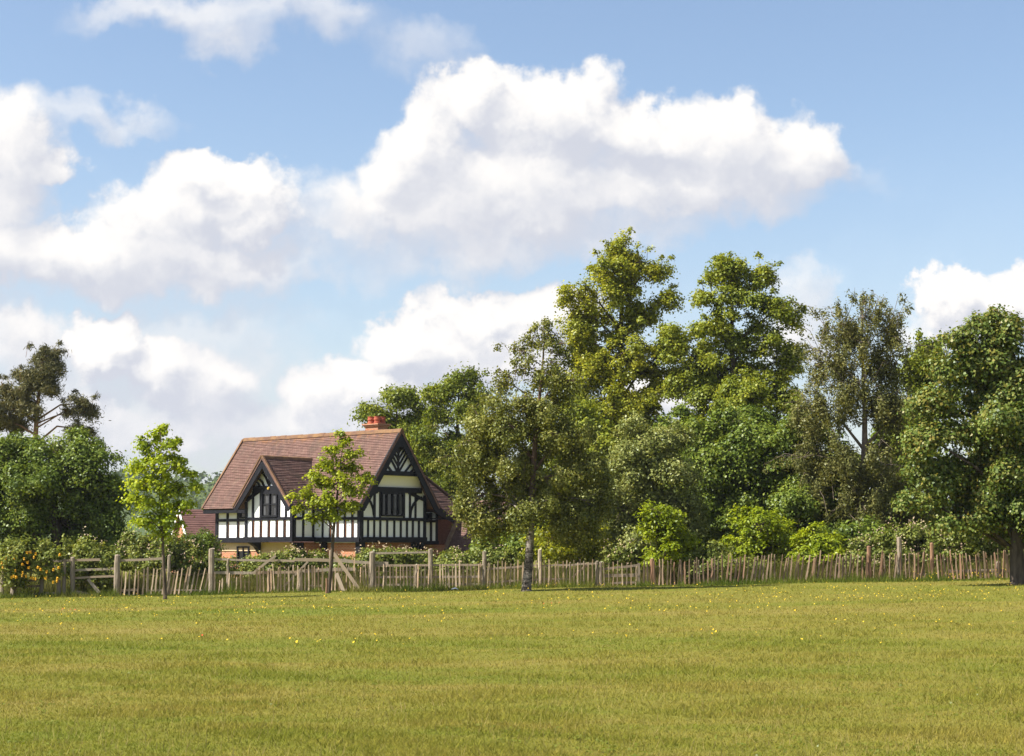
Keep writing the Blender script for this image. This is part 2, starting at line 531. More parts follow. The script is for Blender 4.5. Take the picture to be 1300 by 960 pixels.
class MB:
    """collects solid shapes, then makes one mesh"""
    def __init__(self):
        self.v, self.f, self.uv = [], [], []

    def face(self, pts, uvs=None):
        i = len(self.v)
        self.v += [tuple(float(c) for c in p) for p in pts]
        self.f.append(tuple(range(i, i + len(pts))))
        self.uv += list(uvs) if uvs else [(0.0, 0.0)] * len(pts)

    def hexa(self, b, t):
        """box between two rings of four points (b and t in the same order)"""
        self.face([b[3], b[2], b[1], b[0]])
        self.face([t[0], t[1], t[2], t[3]])
        for k_ in range(4):
            j = (k_ + 1) % 4
            self.face([b[k_], b[j], t[j], t[k_]])

    def box(self, x0, x1, y0, y1, z0, z1):
        self.hexa([(x0, y0, z0), (x1, y0, z0), (x1, y1, z0), (x0, y1, z0)],
                  [(x0, y0, z1), (x1, y0, z1), (x1, y1, z1), (x0, y1, z1)])

    def prism(self, poly, a, b):
        """poly: points in 3D; a, b: two offset vectors for the two ends"""
        pa = [tuple(np.add(p, a)) for p in poly]
        pb = [tuple(np.add(p, b)) for p in poly]
        self.face(pa[::-1])
        self.face(pb)
        n = len(poly)
        for k_ in range(n):
            j = (k_ + 1) % n
            self.face([pa[k_], pa[j], pb[j], pb[k_]])

    def bar(self, p, q, wdt, thk, nrm):
        """plank from p to q: width across, thickness along nrm"""
        p, q, nrm = np.array(p, float), np.array(q, float), np.array(nrm, float)
        d = q - p
        d /= np.linalg.norm(d) + 1e-9
        s = np.cross(nrm, d)
        s /= np.linalg.norm(s) + 1e-9
        nn = np.cross(d, s)
        a, b = s * wdt / 2, nn * thk / 2
        self.hexa([p - a - b, p + a - b, p + a + b, p - a + b], [q - a - b, q + a - b, q + a + b, q - a + b])

    def tube(self, pts, rad, sides=6, cap=True):
        pts = [np.array(p, float) for p in pts]
        rings = []
        ref = np.array((0.31, 0.87, 0.2))
        for i, p in enumerate(pts):
            d = pts[min(i + 1, len(pts) - 1)] - pts[max(i - 1, 0)]
            d = d / (np.linalg.norm(d) + 1e-9)
            a = np.cross(d, ref)
            if np.linalg.norm(a) < 1e-3:
                a = np.cross(d, (1.0, 0, 0))
            a /= np.linalg.norm(a)
            b = np.cross(d, a)
            base = len(self.v)
            for s in range(sides):
                an = 2 * math.pi * s / sides
                q = p + rad[i] * (math.cos(an) * a + math.sin(an) * b)
                self.v.append((float(q[0]), float(q[1]), float(q[2])))
            rings.append(base)
        for i in range(len(rings) - 1):
            for s in range(sides):
                j = (s + 1) % sides
                self.f.append((rings[i] + s, rings[i] + j, rings[i + 1] + j, rings[i + 1] + s))
                self.uv += [(0.0, 0.0)] * 4
        if cap:
            self.f.append(tuple(rings[-1] + s for s in range(sides)))
            self.uv += [(0.0, 0.0)] * sides
            self.f.append(tuple(rings[0] + s for s in reversed(range(sides))))
            self.uv += [(0.0, 0.0)] * sides

    def mesh(self, name, smooth=False):
        me = bpy.data.meshes.new(name)
        me.from_pydata(self.v, [], self.f)
        ul = me.uv_layers.new(name='UVMap')
        ul.data.foreach_set('uv', np.array(self.uv, dtype=np.float32).ravel())
        if smooth:
            me.polygons.foreach_set('use_smooth', np.ones(len(me.polygons), dtype=bool))
        me.update()
        return me

    def build(self, name, mat, parent=None, loc=(0, 0, 0), smooth=False):
        return link(name, self.mesh(name, smooth), mat, parent, loc)


# ------------------------------------------------------------------ ground
def gz(x, y):
    s = np.clip(np.asarray(y, float) / 62.8, 0.0, 1.0)
    return s * (0.13 + 0.0196 * np.clip(np.asarray(x, float), -45, 45))


def ground_at(px, Y):
    x = (px - 650.0) / F * Y / pixdir(650, 745)[1]
    return np.array((x, Y, float(gz(x, Y))))


xs = np.concatenate([np.linspace(-1500, -60, 14), np.linspace(-50, 50, 101), np.linspace(60, 1500, 14)])
ys = np.concatenate([np.linspace(-200, 4, 10), np.linspace(6, 130, 125), np.linspace(150, 2600, 16)])
X, Yg = np.meshgrid(xs, ys)
Z = gz(X, Yg) + 0.02 * np.sin(X * 0.7 + 1.3 * np.sin(Yg * 0.21)) * np.sin(Yg * 0.33) * (np.abs(X) < 55)
Vg = np.stack([X.ravel(), Yg.ravel(), Z.ravel()], 1)
nx, ny = len(xs), len(ys)
ii = (np.arange(ny - 1)[:, None] * nx + np.arange(nx - 1)[None, :]).ravel()
Fg = np.stack([ii, ii + 1, ii + 1 + nx, ii + nx], 1)
g = link('ground', mesh_np('ground', Vg, Fg, True), M['ground'])
tag(g, 'sunlit mown meadow, patchy green and straw', 'field', kind='structure')


def bumpz(x, y):
    return gz(x, y) + 0.02 * np.sin(x * 0.7 + 1.3 * np.sin(y * 0.21)) * np.sin(y * 0.33)


def blades(n, xy, h, wd, lean=0.5):
    """n thin grass blades standing at xy, height h, width wd (arrays)"""
    x, y = xy
    z = bumpz(x, y) - 0.004
    an = rng.uniform(0, 2 * np.pi, n)
    dx, dy = np.cos(an) * wd / 2, np.sin(an) * wd / 2
    lx, ly = rng.normal(0, lean, n) * h, rng.normal(0, lean, n) * h
    Vt = np.empty((n, 3, 3))
    Vt[:, 0] = np.stack([x - dx, y - dy, z], 1)
    Vt[:, 1] = np.stack([x + dx, y + dy, z], 1)
    Vt[:, 2] = np.stack([x + lx, y + ly, z + h], 1)
    return Vt.reshape(-1, 3), np.arange(3 * n).reshape(-1, 3)


n = 520000
u = rng.random(n)
y0, y1, pw = 9.0, 61.0, -0.75
yb = (y0 ** pw + u * (y1 ** pw - y0 ** pw)) ** (1 / pw)
xb = rng.uniform(-0.335, 0.335, n) * yb
sc = yb / 14.0
hb = rng.gamma(6, 1 / 6, n) * 0.029 * sc ** 0.25 * (0.75 + 0.5 * (np.sin(xb * 1.7 + 2 * np.sin(yb * 0.9)) * np.sin(yb * 1.3 + xb * 0.6) > 0.1))
wb = rng.uniform(0.7, 1.3, n) * 0.0085 * sc ** 0.72
Vb, Fb = blades(n, (xb, yb), hb, wb, 0.75)
go = link('grass', mesh_np('grass', Vb, Fb), M['blades'])
tag(go, 'short mown grass blades covering the meadow', 'grass', kind='stuff')

# plantain and clover rosettes in the turf
nr_ = 1500
yr = (y0 ** pw + rng.random(nr_) * (50.0 ** pw - y0 ** pw)) ** (1 / pw)
xr = rng.uniform(-0.33, 0.33, nr_) * yr
keep = np.sin(xr * 0.9 + 1.7 * np.sin(yr * 0.45)) * np.sin(yr * 0.55 + 0.8) > 0.05
xr, yr = xr[keep], yr[keep]
rl = 9
cx_, cy_ = np.repeat(xr, rl), np.repeat(yr, rl)
ra_, rr_ = rng.uniform(0, 6.28, len(cx_)), rng.uniform(0.01, 0.10, len(cx_))
cx_, cy_ = cx_ + np.cos(ra_) * rr_, cy_ + np.sin(ra_) * rr_
zz_ = bumpz(cx_, cy_) + rng.uniform(0.005, 0.03, len(cx_))
WEED_C = np.stack([cx_, cy_, zz_], 1)
WEED_N = np.stack([np.cos(ra_) * 0.4, np.sin(ra_) * 0.4 - 0.2, np.ones(len(cx_))], 1) + rng.normal(0, 0.25, (len(cx_), 3))
# seed stalks standing above the mown turf
ns_ = 9000
ysd = (y0 ** pw + rng.random(ns_) * (58.0 ** pw - y0 ** pw)) ** (1 / pw)
xsd = rng.uniform(-0.335, 0.335, ns_) * ysd
Vb, Fb = blades(ns_, (xsd, ysd), rng.uniform(0.06, 0.13, ns_), 0.006 * (ysd / 14) ** 0.6, 0.35)
tag(link('seed_stalks', mesh_np('seed_stalks', Vb, Fb), M['strawstalk']), 'thin straw coloured seed stalks standing above the turf', 'grass', kind='stuff')
# rough grass along the fence foot
n = 26000
pxr = rng.uniform(-20, 1320, n)
yb = rng.normal(61.6, 0.55, n)
xb = (pxr - 650) / F * yb
hb = rng.gamma(4, 0.25, n) * 0.10 * (0.45 + 0.9 * (np.sin(pxr * 0.021) * np.sin(pxr * 0.0083 + 1) > -0.1) + 1.1 * (np.sin(pxr * 0.171 + 2 * np.sin(pxr * 0.05)) > 0.72))
Vb, Fb = blades(n, (xb, yb), hb, np.full(n, 0.022), 0.45)
tag(link('rough_grass', mesh_np('rough_grass', Vb, Fb), M['roughgrass']),
    'longer rough grass along the foot of the paling fence', 'grass', kind='stuff')
# tall pale grass behind the fence
n = 60000
pxr = rng.uniform(-40, 1340, n)
yb = rng.uniform(62.6, 70, n)
xb = (pxr - 650) / F * yb
hb = rng.gamma(7, 1 / 7, n) * 0.55
Vb, Fb = blades(n, (xb, yb), hb, np.full(n, 0.026), 0.22)
tag(link('tall_grass', mesh_np('tall_grass', Vb, Fb), M['tallgrass']),
    'tall pale seeding grass growing behind the fence', 'grass', kind='stuff')

# meadow flowers
def flower_mesh(pos, r):
    n_ = len(pos)
    V_ = np.empty((n_, 6, 3))
    tilt = rng.normal(0, 0.35, (n_, 2))
    ph = rng.uniform(0, 6.28, n_)
    for k_ in range(6):
        a_ = ph + k_ * math.pi / 3
        rr = r * (1.0 if k_ % 2 else 0.75)
        dx_, dy_ = np.cos(a_) * rr, np.sin(a_) * rr
        V_[:, k_] = pos + np.stack([dx_, dy_, dx_ * tilt[:, 0] + dy_ * tilt[:, 1] + dy_ * 0.3], 1)
    return V_.reshape(-1, 3), np.arange(6 * n_).reshape(-1, 6)


cl = []
for _ in range(150):
    py_ = rng.choice([748, 756, 765, 772, 780, 795, 812], p=[.14, .16, .26, .18, .12, .08, .06]) + rng.normal(0, 4)
    px_ = rng.uniform(-10, 1310)
    Yc = 1.55 * F / max(py_ - HOR, 20)
    m_ = rng.integers(1, 13)
    cl.append(np.stack([(px_ - 650) / F * Yc + rng.normal(0, 0.9, m_), Yc + rng.normal(0, 1.0, m_)], 1))
for (pa_, pb_, ya_, yb_, m_) in ((1150, 1275, 59.5, 61.8, 95), (640, 720, 60.5, 61.8, 25), (690, 880, 60, 61.8, 40),
                                 (960, 1290, 44, 54, 110), (600, 760, 58, 61, 30), (20, 300, 50, 60, 45)):
    Yc = rng.uniform(ya_, yb_, m_)
    cl.append(np.stack([(rng.uniform(pa_, pb_, m_) - 650) / F * Yc, Yc], 1))
xy = np.concatenate(cl)
xy = xy[(xy[:, 1] < 61.9) & (xy[:, 1] > 14)]
hz = rng.uniform(0.07, 0.14, len(xy)) + 0.25 * (xy[:, 1] > 59.4) * (xy[:, 0] > 13) * rng.random(len(xy))
Vf, Ff = flower_mesh(np.stack([xy[:, 0], xy[:, 1], bumpz(xy[:, 0], xy[:, 1]) + hz], 1), rng.uniform(0.011, 0.022, len(xy)))
tag(link('meadow_flowers', mesh_np('meadow_flowers', Vf, Ff), M['yellow']),
    'yellow wild flowers dotted over the meadow and fence foot', 'flowers', kind='stuff')
rp = np.array([(-11.5, 45.5), (-11.3, 45.2), (-11.8, 45.9), (-5.4, 30.5), (1.0, 44.2), (1.2, 44.6), (0.8, 44.0), (-11.0, 45.7), (-11.6, 45.0)])
Vf, Ff = flower_mesh(np.stack([rp[:, 0], rp[:, 1], bumpz(rp[:, 0], rp[:, 1]) + 0.06], 1), np.full(len(rp), 0.018))
tag(link('sorrel_flowers', mesh_np('sorrel_flowers', Vf, Ff), M['red']),
    'few small red flower heads in the meadow', 'flowers', kind='stuff')

# ------------------------------------------------------------------ far wooded hill
hx = np.linspace(-900, 900, 91)
hy = np.linspace(520, 1300, 27)
HX, HY = np.meshgrid(hx, hy)


def hill_z(x, y):
    prof = np.exp(-((y - 900) / 230.0) ** 2)
    hgt = 16 + 17 * np.exp(-((x + 160) / 130.0) ** 2) + 5 * np.exp(-((x + 320) / 120.0) ** 2) + 2 * np.sin(x * 0.021)
    return hgt * prof - 0.5


HZ = hill_z(HX, HY)
nx, ny = len(hx), len(hy)
ii = (np.arange(ny - 1)[:, None] * nx + np.arange(nx - 1)[None, :]).ravel()
tag(link('hill', mesh_np('hill', np.stack([HX.ravel(), HY.ravel(), HZ.ravel()], 1),
                         np.stack([ii, ii + 1, ii + 1 + nx, ii + nx], 1), True), M['hill']),
    'low far hill beyond the houses', 'hill', kind='structure')


# ------------------------------------------------------------------ foliage
def leaf_arrays(c, nrm, L, W):
    n_ = len(c)
    nrm = nrm / (np.linalg.norm(nrm, axis=1, keepdims=True) + 1e-9)
    r_ = rng.normal(size=(n_, 3))
    t = np.cross(nrm, r_)
    t /= np.linalg.norm(t, axis=1, keepdims=True) + 1e-9
    b = np.cross(nrm, t)
    s = rng.uniform(0.7, 1.25, (n_, 1))
    L_, W_ = L * s / 2, W * s / 2
    V_ = np.empty((n_, 4, 3))
    V_[:, 0] = c - t * L_
    V_[:, 1] = c + b * W_ - t * L_ * 0.15 + nrm * W_ * 0.25
    V_[:, 2] = c + t * L_
    V_[:, 3] = c - b * W_ - t * L_ * 0.15 + nrm * W_ * 0.25
    return V_.reshape(-1, 3), np.arange(4 * n_).reshape(-1, 4)


def unit(n_):
    v = rng.normal(size=(n_, 3))
    return v / np.linalg.norm(v, axis=1, keepdims=True)


Vl, Fl = leaf_arrays(WEED_C, WEED_N, 0.030, 0.022)
tag(link('meadow_weeds', mesh_np('meadow_weeds', Vl, Fl), M['weed']), 'low clover and plantain rosettes in the turf', 'weeds', kind='stuff')
hw = rng.uniform(-700, 500, 1500)
hyv = rng.uniform(640, 960, 1500)
hc = np.stack([hw, hyv, hill_z(hw, hyv) + 3], 1)
rep = 26
off = unit(len(hc) * rep) * (rng.uniform(0.5, 1.0, (len(hc) * rep, 1)) ** 0.5) * np.array((5.5, 5.5, 4.2))
cc = np.repeat(hc, rep, 0) + off
Vl, Fl = leaf_arrays(cc, off / 5 + np.array((0, 0, 0.5)) + 0.4 * rng.normal(size=cc.shape), 2.4, 1.9)
tag(link('far_wood', mesh_np('far_wood', Vl, Fl), M['hillwood']), 'bluish green wood on the far hill', 'wood', kind='stuff')


def plant(name, label, cat, px, Y, lobes, mat, bark=None, leaf=(0.18, 0.13), n=20000, cr=0.45, top=None, r0=0.2,
          flat=0.6, droop=0.0, up=0.55, shell=0.45, kc=2.2, depth=0.95, group=None, parts=('trunk', 'crown'),
          limb=0.7, stems=1, twig=0.014, blossom=None, base=None, trunkbend=0.25, spread=0.5, sub=0, sprays=0, spraylen=1.0, grow=1.0, core=0.35, lowlimb=0.12):
    """tree or bush grown from its crown lobes (bearing, height, half widths in photo pixels at its own distance Y)"""
    gp = ground_at(px, Y) if base is None else np.array(base, float)
    root = thing(name, label, cat, gp, 0, group)
    S = Y / F
    Lb = []
    for lb in lobes:
        lx, ly, rx, ry = lb[0], lb[1], lb[2] * grow, lb[3] * grow
        off_ = lb[4] if len(lb) > 4 else rng.uniform(-0.35, 0.35) * rx * S
        mu = lb[5] if len(lb) > 5 else 1.0
        c_ = at(lx, ly, Y + off_) - gp
        Lb.append((c_, np.array((rx * S, max(rx, ry) * S * depth, ry * S)), mu))
    wsum = sum((r_[0] * r_[2]) ** 0.9 * mu for _, r_, mu in Lb)
    # --- wood
    wood = MB()
    if top is None:
        cm = sum((c_ for c_, _, _ in Lb)) / len(Lb)
        tp = np.array((cm[0], cm[1], max(c_[2] for c_, _, _ in Lb)))
    else:
        tp = at(top[0], top[1], Y) - gp
    K = 9
    ts = np.linspace(0, 1, K)
    tr = np.zeros((K, 3))
    for i, t in enumerate(ts):
        tr[i] = tp * t
        tr[i, 0] += trunkbend * math.sin(t * 5.1 + px) * t * (1 - t) * 2
        tr[i, 1] += trunkbend * math.sin(t * 4.3 + px * 1.7) * t * (1 - t) * 2
    rad = r0 * np.clip((1 - ts), 0.04, 1) ** 0.75
    tr[0, 2] -= 0.1
    rad[0] *= 1.45
    fl = tr[0] * 0.94 + tr[1] * 0.06
    if stems == 1:
        wood.tube([tr[0], fl + (0, 0, 0.12)] + list(tr[1:]), [rad[0], r0 * 1.08] + list(rad[1:]), 9)

    def trunk_at(z):
        f_ = np.clip(z / max(tp[2], 0.1), 0.02, 0.97) * (K - 1)
        i = int(f_)
        a = f_ - i
        return tr[i] * (1 - a) + tr[min(i + 1, K - 1)] * a, r0 * (1 - f_ / (K - 1)) ** 0.75

    CC, LN, CR_, OUT = [], [], [], []
    for c_, r_, mu in Lb:
        hd = math.hypot(c_[0] - tp[0] * 0.5, c_[1])
        if stems == 1:
            st, rr = trunk_at(max(lowlimb * tp[2], c_[2] - limb * hd - 0.5 * r_[2]))
        else:
            an = rng.uniform(0, 6.28)
            st, rr = np.array((c_[0] * 0.35 + 0.15 * math.cos(an), c_[1] * 0.35 + 0.15 * math.sin(an), -0.05)), r0
        rr = max(min(rr * 0.55, 0.03 + 0.045 * r_[0]), 0.015)
        mid = st * 0.5 + c_ * 0.5 + np.array((0, 0, 0.12 * hd)) + rng.normal(0, 0.08, 3) * hd
        wood.tube([st, mid, c_], [rr, rr * 0.7, rr * 0.4], 6)
        blobs = [(c_, r_)]
        if sub:
            blobs = [(c_, r_ * 0.8)] if core > 0 else []
            for _ in range(sub):
                v_ = unit(1)[0]
                f_ = rng.uniform(0.5, 0.9)
                blobs.append((c_ + v_ * r_ * f_, r_ * rng.uniform(0.30, 0.52)))
        for ib, (bc, br_) in enumerate(blobs):
            dn = core if (sub and ib == 0 and core > 0) else 1.0
            ncl = max(4, int(dn * kc * (br_[0] * br_[2] + 0.5 * br_[0] * br_[1]) / cr ** 2))
            uu = unit(ncl)
            rd = (shell + (1 - shell) * rng.random((ncl, 1))) ** 0.8
            pos = bc + uu * rd * br_ * rng.uniform(0.8, 1.15, (ncl, 1))
            pos[:, 2] = np.maximum(pos[:, 2], cr * 0.4)
            nl = n * (r_[0] * r_[2]) ** 0.9 * mu / wsum / ncl * (dn * 2.2 if dn < 1 else 1.0) / (sub + core * 2.2 if sub else 1)
            if sub:
                wood.tube([c_ * 0.8 + mid * 0.2, (c_ + bc) / 2 + rng.normal(0, 0.05, 3) * br_[0], bc], [rr * 0.42, rr * 0.32, rr * 0.2], 5, False)
            for p_ in pos:
                if sub:
                    wood.tube([bc, (bc + p_) / 2 + rng.normal(0, 0.1, 3) * cr, p_], [twig * 1.5, twig * 1.1, twig * 0.6], 4, False)
                else:
                    j = p_ * 0.5 + (c_ if rng.random() < 0.6 else mid) * 0.5 + rng.normal(0, 0.1, 3) * cr
                    wood.tube([c_ * 0.65 + mid * 0.35, j, p_], [twig * 1.9, twig * 1.3, twig * 0.6], 4, False)
            CC.append(pos)
            LN.append(np.maximum(1, rng.poisson(nl, ncl) * rng.uniform(0.5, 1.4, ncl)).astype(int))
            CR_.append(cr * rng.uniform(0.6, 1.35, ncl))
            OUT.append(uu)
        for _ in range(sprays):                       # thin arching shoots beyond the crown, few leaves on them
            e0 = c_ + unit(1)[0] * r_ * rng.uniform(0.2, 0.9)
            v_ = (e0 - np.array((tp[0], tp[1], tp[2] * 0.45))) / max(tp[2], 1.0) * 2.0 + unit(1)[0] * 0.6 + (0, 0, 0.25)
            v_ /= np.linalg.norm(v_)
            ln_ = spraylen * rng.uniform(0.5, 1.3)
            e1 = e0 + v_ * ln_ * 0.5 + np.array((0, 0, 0.06 * ln_))
            e2 = e1 + v_ * (1, 1, 0.3) * ln_ * 0.5 + np.array((rng.normal(0, .12), rng.normal(0, .12), rng.uniform(-0.3, 0.1))) * ln_
            wood.tube([e0, e1, e2], [twig * 1.0, twig * 0.8, twig * 0.4], 4, False)
            tt_ = rng.random((5, 1))
            CC.append(e1 + (e2 - e1) * tt_)
            LN.append(rng.integers(5, 22, 5))
            CR_.append(np.full(5, cr * 0.5))
            OUT.append(np.repeat(v_[None], 5, 0))
    CC, LN, CR_, OUT = np.concatenate(CC), np.concatenate(LN), np.concatenate(CR_), np.concatenate(OUT)
    c = np.repeat(CC, LN, 0)
    rr = np.repeat(CR_, LN)[:, None]
    ou = np.repeat(OUT, LN, 0)
    off_ = rng.normal(size=c.shape) * spread
    off_[:, 2] *= flat
    if droop > 0:
        q = rng.random(len(c)) ** 0.8
        off_[:, :2] *= 0.8
        off_[:, 2] -= q * droop
    else:                                         # clump edges hang a little
        off_[:, 2] -= 0.35 * (off_[:, 0] ** 2 + off_[:, 1] ** 2)
    c = c + off_ * rr
    c[:, 2] = np.maximum(c[:, 2], 0.03)
    nr = np.array((0, 0, up)) + off_ * 0.55 + ou * 0.45 + 0.5 * rng.normal(size=c.shape)
    Vl, Fl = leaf_arrays(c, nr, leaf[0], leaf[1])
    if bark is not None:
        wood.build(parts[0], bark, root, smooth=True)
    link(parts[1], mesh_np(parts[1], Vl, Fl), mat, root)
    if blossom:
        bm_, nb, sz = blossom
        nb = int(nb * 0.8)
        pick = rng.integers(0, len(CC), nb)
        m_ = 7
        bc_ = np.repeat(CC[pick] + OUT[pick] * CR_[pick][:, None] * 0.55 + np.array((0, 0, cr * 0.15)), m_, 0)
        bc_ = bc_ + rng.normal(0, 0.11, bc_.shape)
        bc_[:, 2] = np.maximum(bc_[:, 2], 0.1)
        Vl, Fl = leaf_arrays(bc_, rng.normal(size=bc_.shape) + np.array((-0.5, -0.6, 0.8)), sz, sz * 0.8)
        link('blossom', mesh_np('blossom', Vl, Fl), bm_, root)
    return root


# ------------------------------------------------------------------ the timbered house
HA = R(-40.7)
hroot = thing('timbered_house', 'black and white half timbered house with steep clay tile roof and cross gable', 'house',
              (-6.16, 90.3, 0.0), HA)
UP = np.array((0, 0, 1.0))


class Frame:
    """upright face of the house: s runs along it, z up, o outwards"""
    def __init__(self, org, sd, nd):
        self.o, self.s, self.n = np.array(org, float), np.array(sd, float), np.array(nd, float)

    def p(self, s, z, o=0.0):
        return self.o + self.s * s + self.n * o + UP * z


_pr = [0]


def timber(mb, fr, s0, z0, s1, z1, wdt, proud=0.05):
    _pr[0] = (_pr[0] + 1) % 11
    o = proud + _pr[0] * 0.0023
    mb.bar(fr.p(s0, z0, o / 2 - 0.02), fr.p(s1, z1, o / 2 - 0.02), wdt, o + 0.04, fr.n)


def curve_timber(mb, fr, pts, wdt, proud=0.05):
    for a, b in zip(pts[:-1], pts[1:]):
        timber(mb, fr, a[0], a[1], b[0], b[1], wdt, proud)


front = Frame((0, -2.4, 0), (1, 0, 0), (0, -1, 0))
gable = Frame((0, 0, 0), (0, 1, 0), (1, 0, 0))
bayf = Frame((0, -4.0, 0), (1, 0, 0), (0, -1, 0))
bayr = Frame((-3.3, 0, 0), (0, 1, 0), (1, 0, 0))
aisle = Frame((-0.18, 0, 0), (0, 1, 0), (1, 0, 0))
uppg = Frame((0.30, 0, 0), (0, 1, 0), (1, 0, 0))
JZ, SZ, EZ, RZ = 1.95, 3.05, 3.65, 7.65       # jetty, window sill rail, eave, ridge
TAN = (RZ - EZ) / 2.95

# --- white infill walls of the upper floor
mb = MB()
prof = [(0, -2.4, JZ), (0, 2.4, JZ), (0, 2.4, 4.27), (0, 0, 7.48), (0, -2.4, 4.27)]
mb.prism(prof, (-11.3, 0, 0), (0, 0, 0))
BX0, BX1, BXC, BAZ = -7.0, -3.3, -5.15, 6.28
mb.prism([(BX0, 0, JZ), (BX1, 0, JZ), (BX1, 0, 3.95), (BXC, 0, 6.08), (BX0, 0, 3.95)][::-1], (0, -4.0, 0), (0, -2.38, 0))
mb.box(-4.0, -0.18, 2.402, 3.5, 1.75, 3.42)
mb.prism([(0, -1.72, 5.28), (0, 1.72, 5.28), (0, 0, 7.5)], (0.002, 0, 0), (0.30, 0, 0))
mb.build('wall', M['plaster'], hroot)
# coved cream panel swelling out under the upper gable
mb = MB()
K = 6
for i in range(K):
    a0, a1 = i / K, (i + 1) / K
    f = lambda a: (0.012 + 0.30 * (a ** 1.8), 4.66 + 0.62 * a)
    (xa, za), (xb, zb) = f(a0), f(a1)
    wa, wb_ = (RZ - za) / TAN - 0.1, (RZ - zb) / TAN - 0.1
    mb.face([(xa, -wa, za), (xa, wa, za), (xb, wb_, zb), (xb, -wb_, zb)])
    mb.face([(0.005, -wb_, zb), (0.005, wb_, zb), (0.005, wa, za), (0.005, -wa, za)])
mb.build('cove_panel', principled('ivory plaster', (0.84, 0.81, 0.73), 0.85, 0.2), hroot)

# --- timber frames, one mesh per face
def studs(mb, fr, ss, z0, z1, wdt=0.11):
    for s in ss:
        timber(mb, fr, s, z0, s, z1, wdt)


for x0_, x1_, tall, low in ((-11.3, BX0, [-10.33, -9.45], [-8.7, -7.9]), (BX1, 0.0, [-2.75, -2.2, -1.65, -1.1, -0.55], [])):
    tf = MB()                                 # long front, left and right of the cross gable
    timber(tf, front, x0_ - 0.06 * (x0_ < -11), JZ, x1_ + 0.05 * (x1_ == 0), JZ, 0.26, 0.10)
    timber(tf, front, x0_, SZ - 0.02, x1_, SZ - 0.02, 0.15)
    timber(tf, front, x0_, 4.12, x1_, 4.12, 0.2)
    studs(tf, front, tall, JZ, 4.1, 0.15 if low else 0.11)
    studs(tf, front, low, JZ, SZ, 0.13)
    studs(tf, front, [-11.22 if low else -0.06], JZ, 4.25, 0.2)
    tf.build('front_timbers', M['timber'], hroot)

tg = MB()                                     # right hand gable
timber(tg, gable, -2.44, JZ, 2.44, JZ, 0.28, 0.10)
timber(tg, gable, -2.4, SZ - 0.03, 2.4, SZ - 0.03, 0.16)
timber(tg, gable, -2.02, 4.53, 2.02, 4.53, 0.28, 0.09)
studs(tg, gable, [-2.33, 2.33], JZ, 4.3, 0.2)
studs(tg, gable, [-1.86, -1.42, -0.98, -0.48, 0.04, 0.52, 0.98, 1.42, 1.88], JZ, SZ, 0.105)
studs(tg, gable, [-1.42, -1.0, 0.76, 1.2, 1.62], SZ, 4.5, 0.12)
curve_timber(tg, gable, [(-1.45, 3.2), (-1.52, 3.55), (-1.68, 3.85), (-1.95, 4.1), (-2.3, 4.25)], 0.11)
curve_timber(tg, gable, [(1.22, 3.1), (1.28, 3.5), (1.46, 3.82), (1.75, 4.08), (2.1, 4.2)], 0.11)
timber(tg, gable, -2.2, 4.15, -1.2, 4.42, 0.16)
timber(tg, gable, 2.3, 4.05, 1.1, 4.42, 0.16)
tg.build('gable_timbers', M['timber'], hroot)

tu = MB()                                     # upper gable: fan of struts
timber(tu, uppg, -1.46, 5.38, 1.46, 5.38, 0.24, 0.10)
timber(tu, uppg, 0, 5.4, 0, 7.2, 0.11)
for sgn in (-1, 1):
    for i, zc in enumerate((5.42, 5.76, 6.10, 6.44)):
        tt = min(1.0, (7.30 - zc - 0.05 * 1.356) / (0.98 + 0.78 * 1.356))
        timber(tu, uppg, sgn * 0.02, zc, sgn * (0.02 + 0.76 * tt), zc + 0.98 * tt, 0.10)
    timber(tu, uppg, sgn * 0.42, 5.4, sgn * 1.12, 6.05, 0.10)
    timber(tu, uppg, sgn * 0.85, 5.4, sgn * 1.3, 5.8, 0.10)
mb2 = MB()
tu.prism([(0, -0.62, 6.62), (0, 0.62, 6.62), (0, 0, 7.45)], (0.305, 0, 0), (0.375, 0, 0))
tu.build('upper_gable_timbers', M['timber'], hroot)

ta = MB()                                     # narrow aisle right of the gable
timber(ta, aisle, 2.42, 1.80, 3.55, 1.80, 0.2, 0.08)
timber(ta, aisle, 2.42, SZ - 0.1, 3.5, SZ - 0.1, 0.14)
studs(ta, aisle, [2.52, 3.0, 3.44], 1.75, 3.4, 0.12)
ta.build('aisle_timbers', M['timber'], hroot)

tb = MB()                                     # cross gable bay
timber(tb, bayf, BX0 - 0.06, JZ + 0.02, BX1 + 0.06, JZ + 0.02, 0.26, 0.10)
timber(tb, bayf, BX0, SZ, BX1, SZ, 0.15)
studs(tb, bayf, [BX0 + 0.08, BX1 - 0.08], JZ, 3.95, 0.19)
studs(tb, bayf, [-6.38, -5.76, -5.14, -4.52, -3.92], JZ, SZ, 0.11)
studs(tb, bayf, [-6.38, -5.76, -4.34, -3.82], SZ, 4.5, 0.12)
timber(tb, bayf, -6.35, 4.58, -3.95, 4.58, 0.36, 0.09)
timber(tb, bayf, BX0 + 0.1, 4.02, -5.9, 4.52, 0.2)
timber(tb, bayf, BX1 - 0.1, 4.02, -4.25, 4.52, 0.2)
timber(tb, bayf, BXC, 4.7, BXC, 5.9, 0.10)
for sgn in (-1, 1):
    curve_timber(tb, bayf, [(BXC + sgn * 0.05, 4.85), (BXC + sgn * 0.25, 5.2), (BXC + sgn * 0.55, 5.5)], 0.10)
    curve_timber(tb, bayf, [(BXC + sgn * 0.36, 4.72), (BXC + sgn * 0.5, 4.95), (BXC + sgn * 0.85, 5.2)], 0.10)
    curve_timber(tb, bayf, [(BXC + sgn * 0.68, 4.72), (BXC + sgn * 0.8, 4.88), (BXC + sgn * 1.1, 5.02)], 0.09)
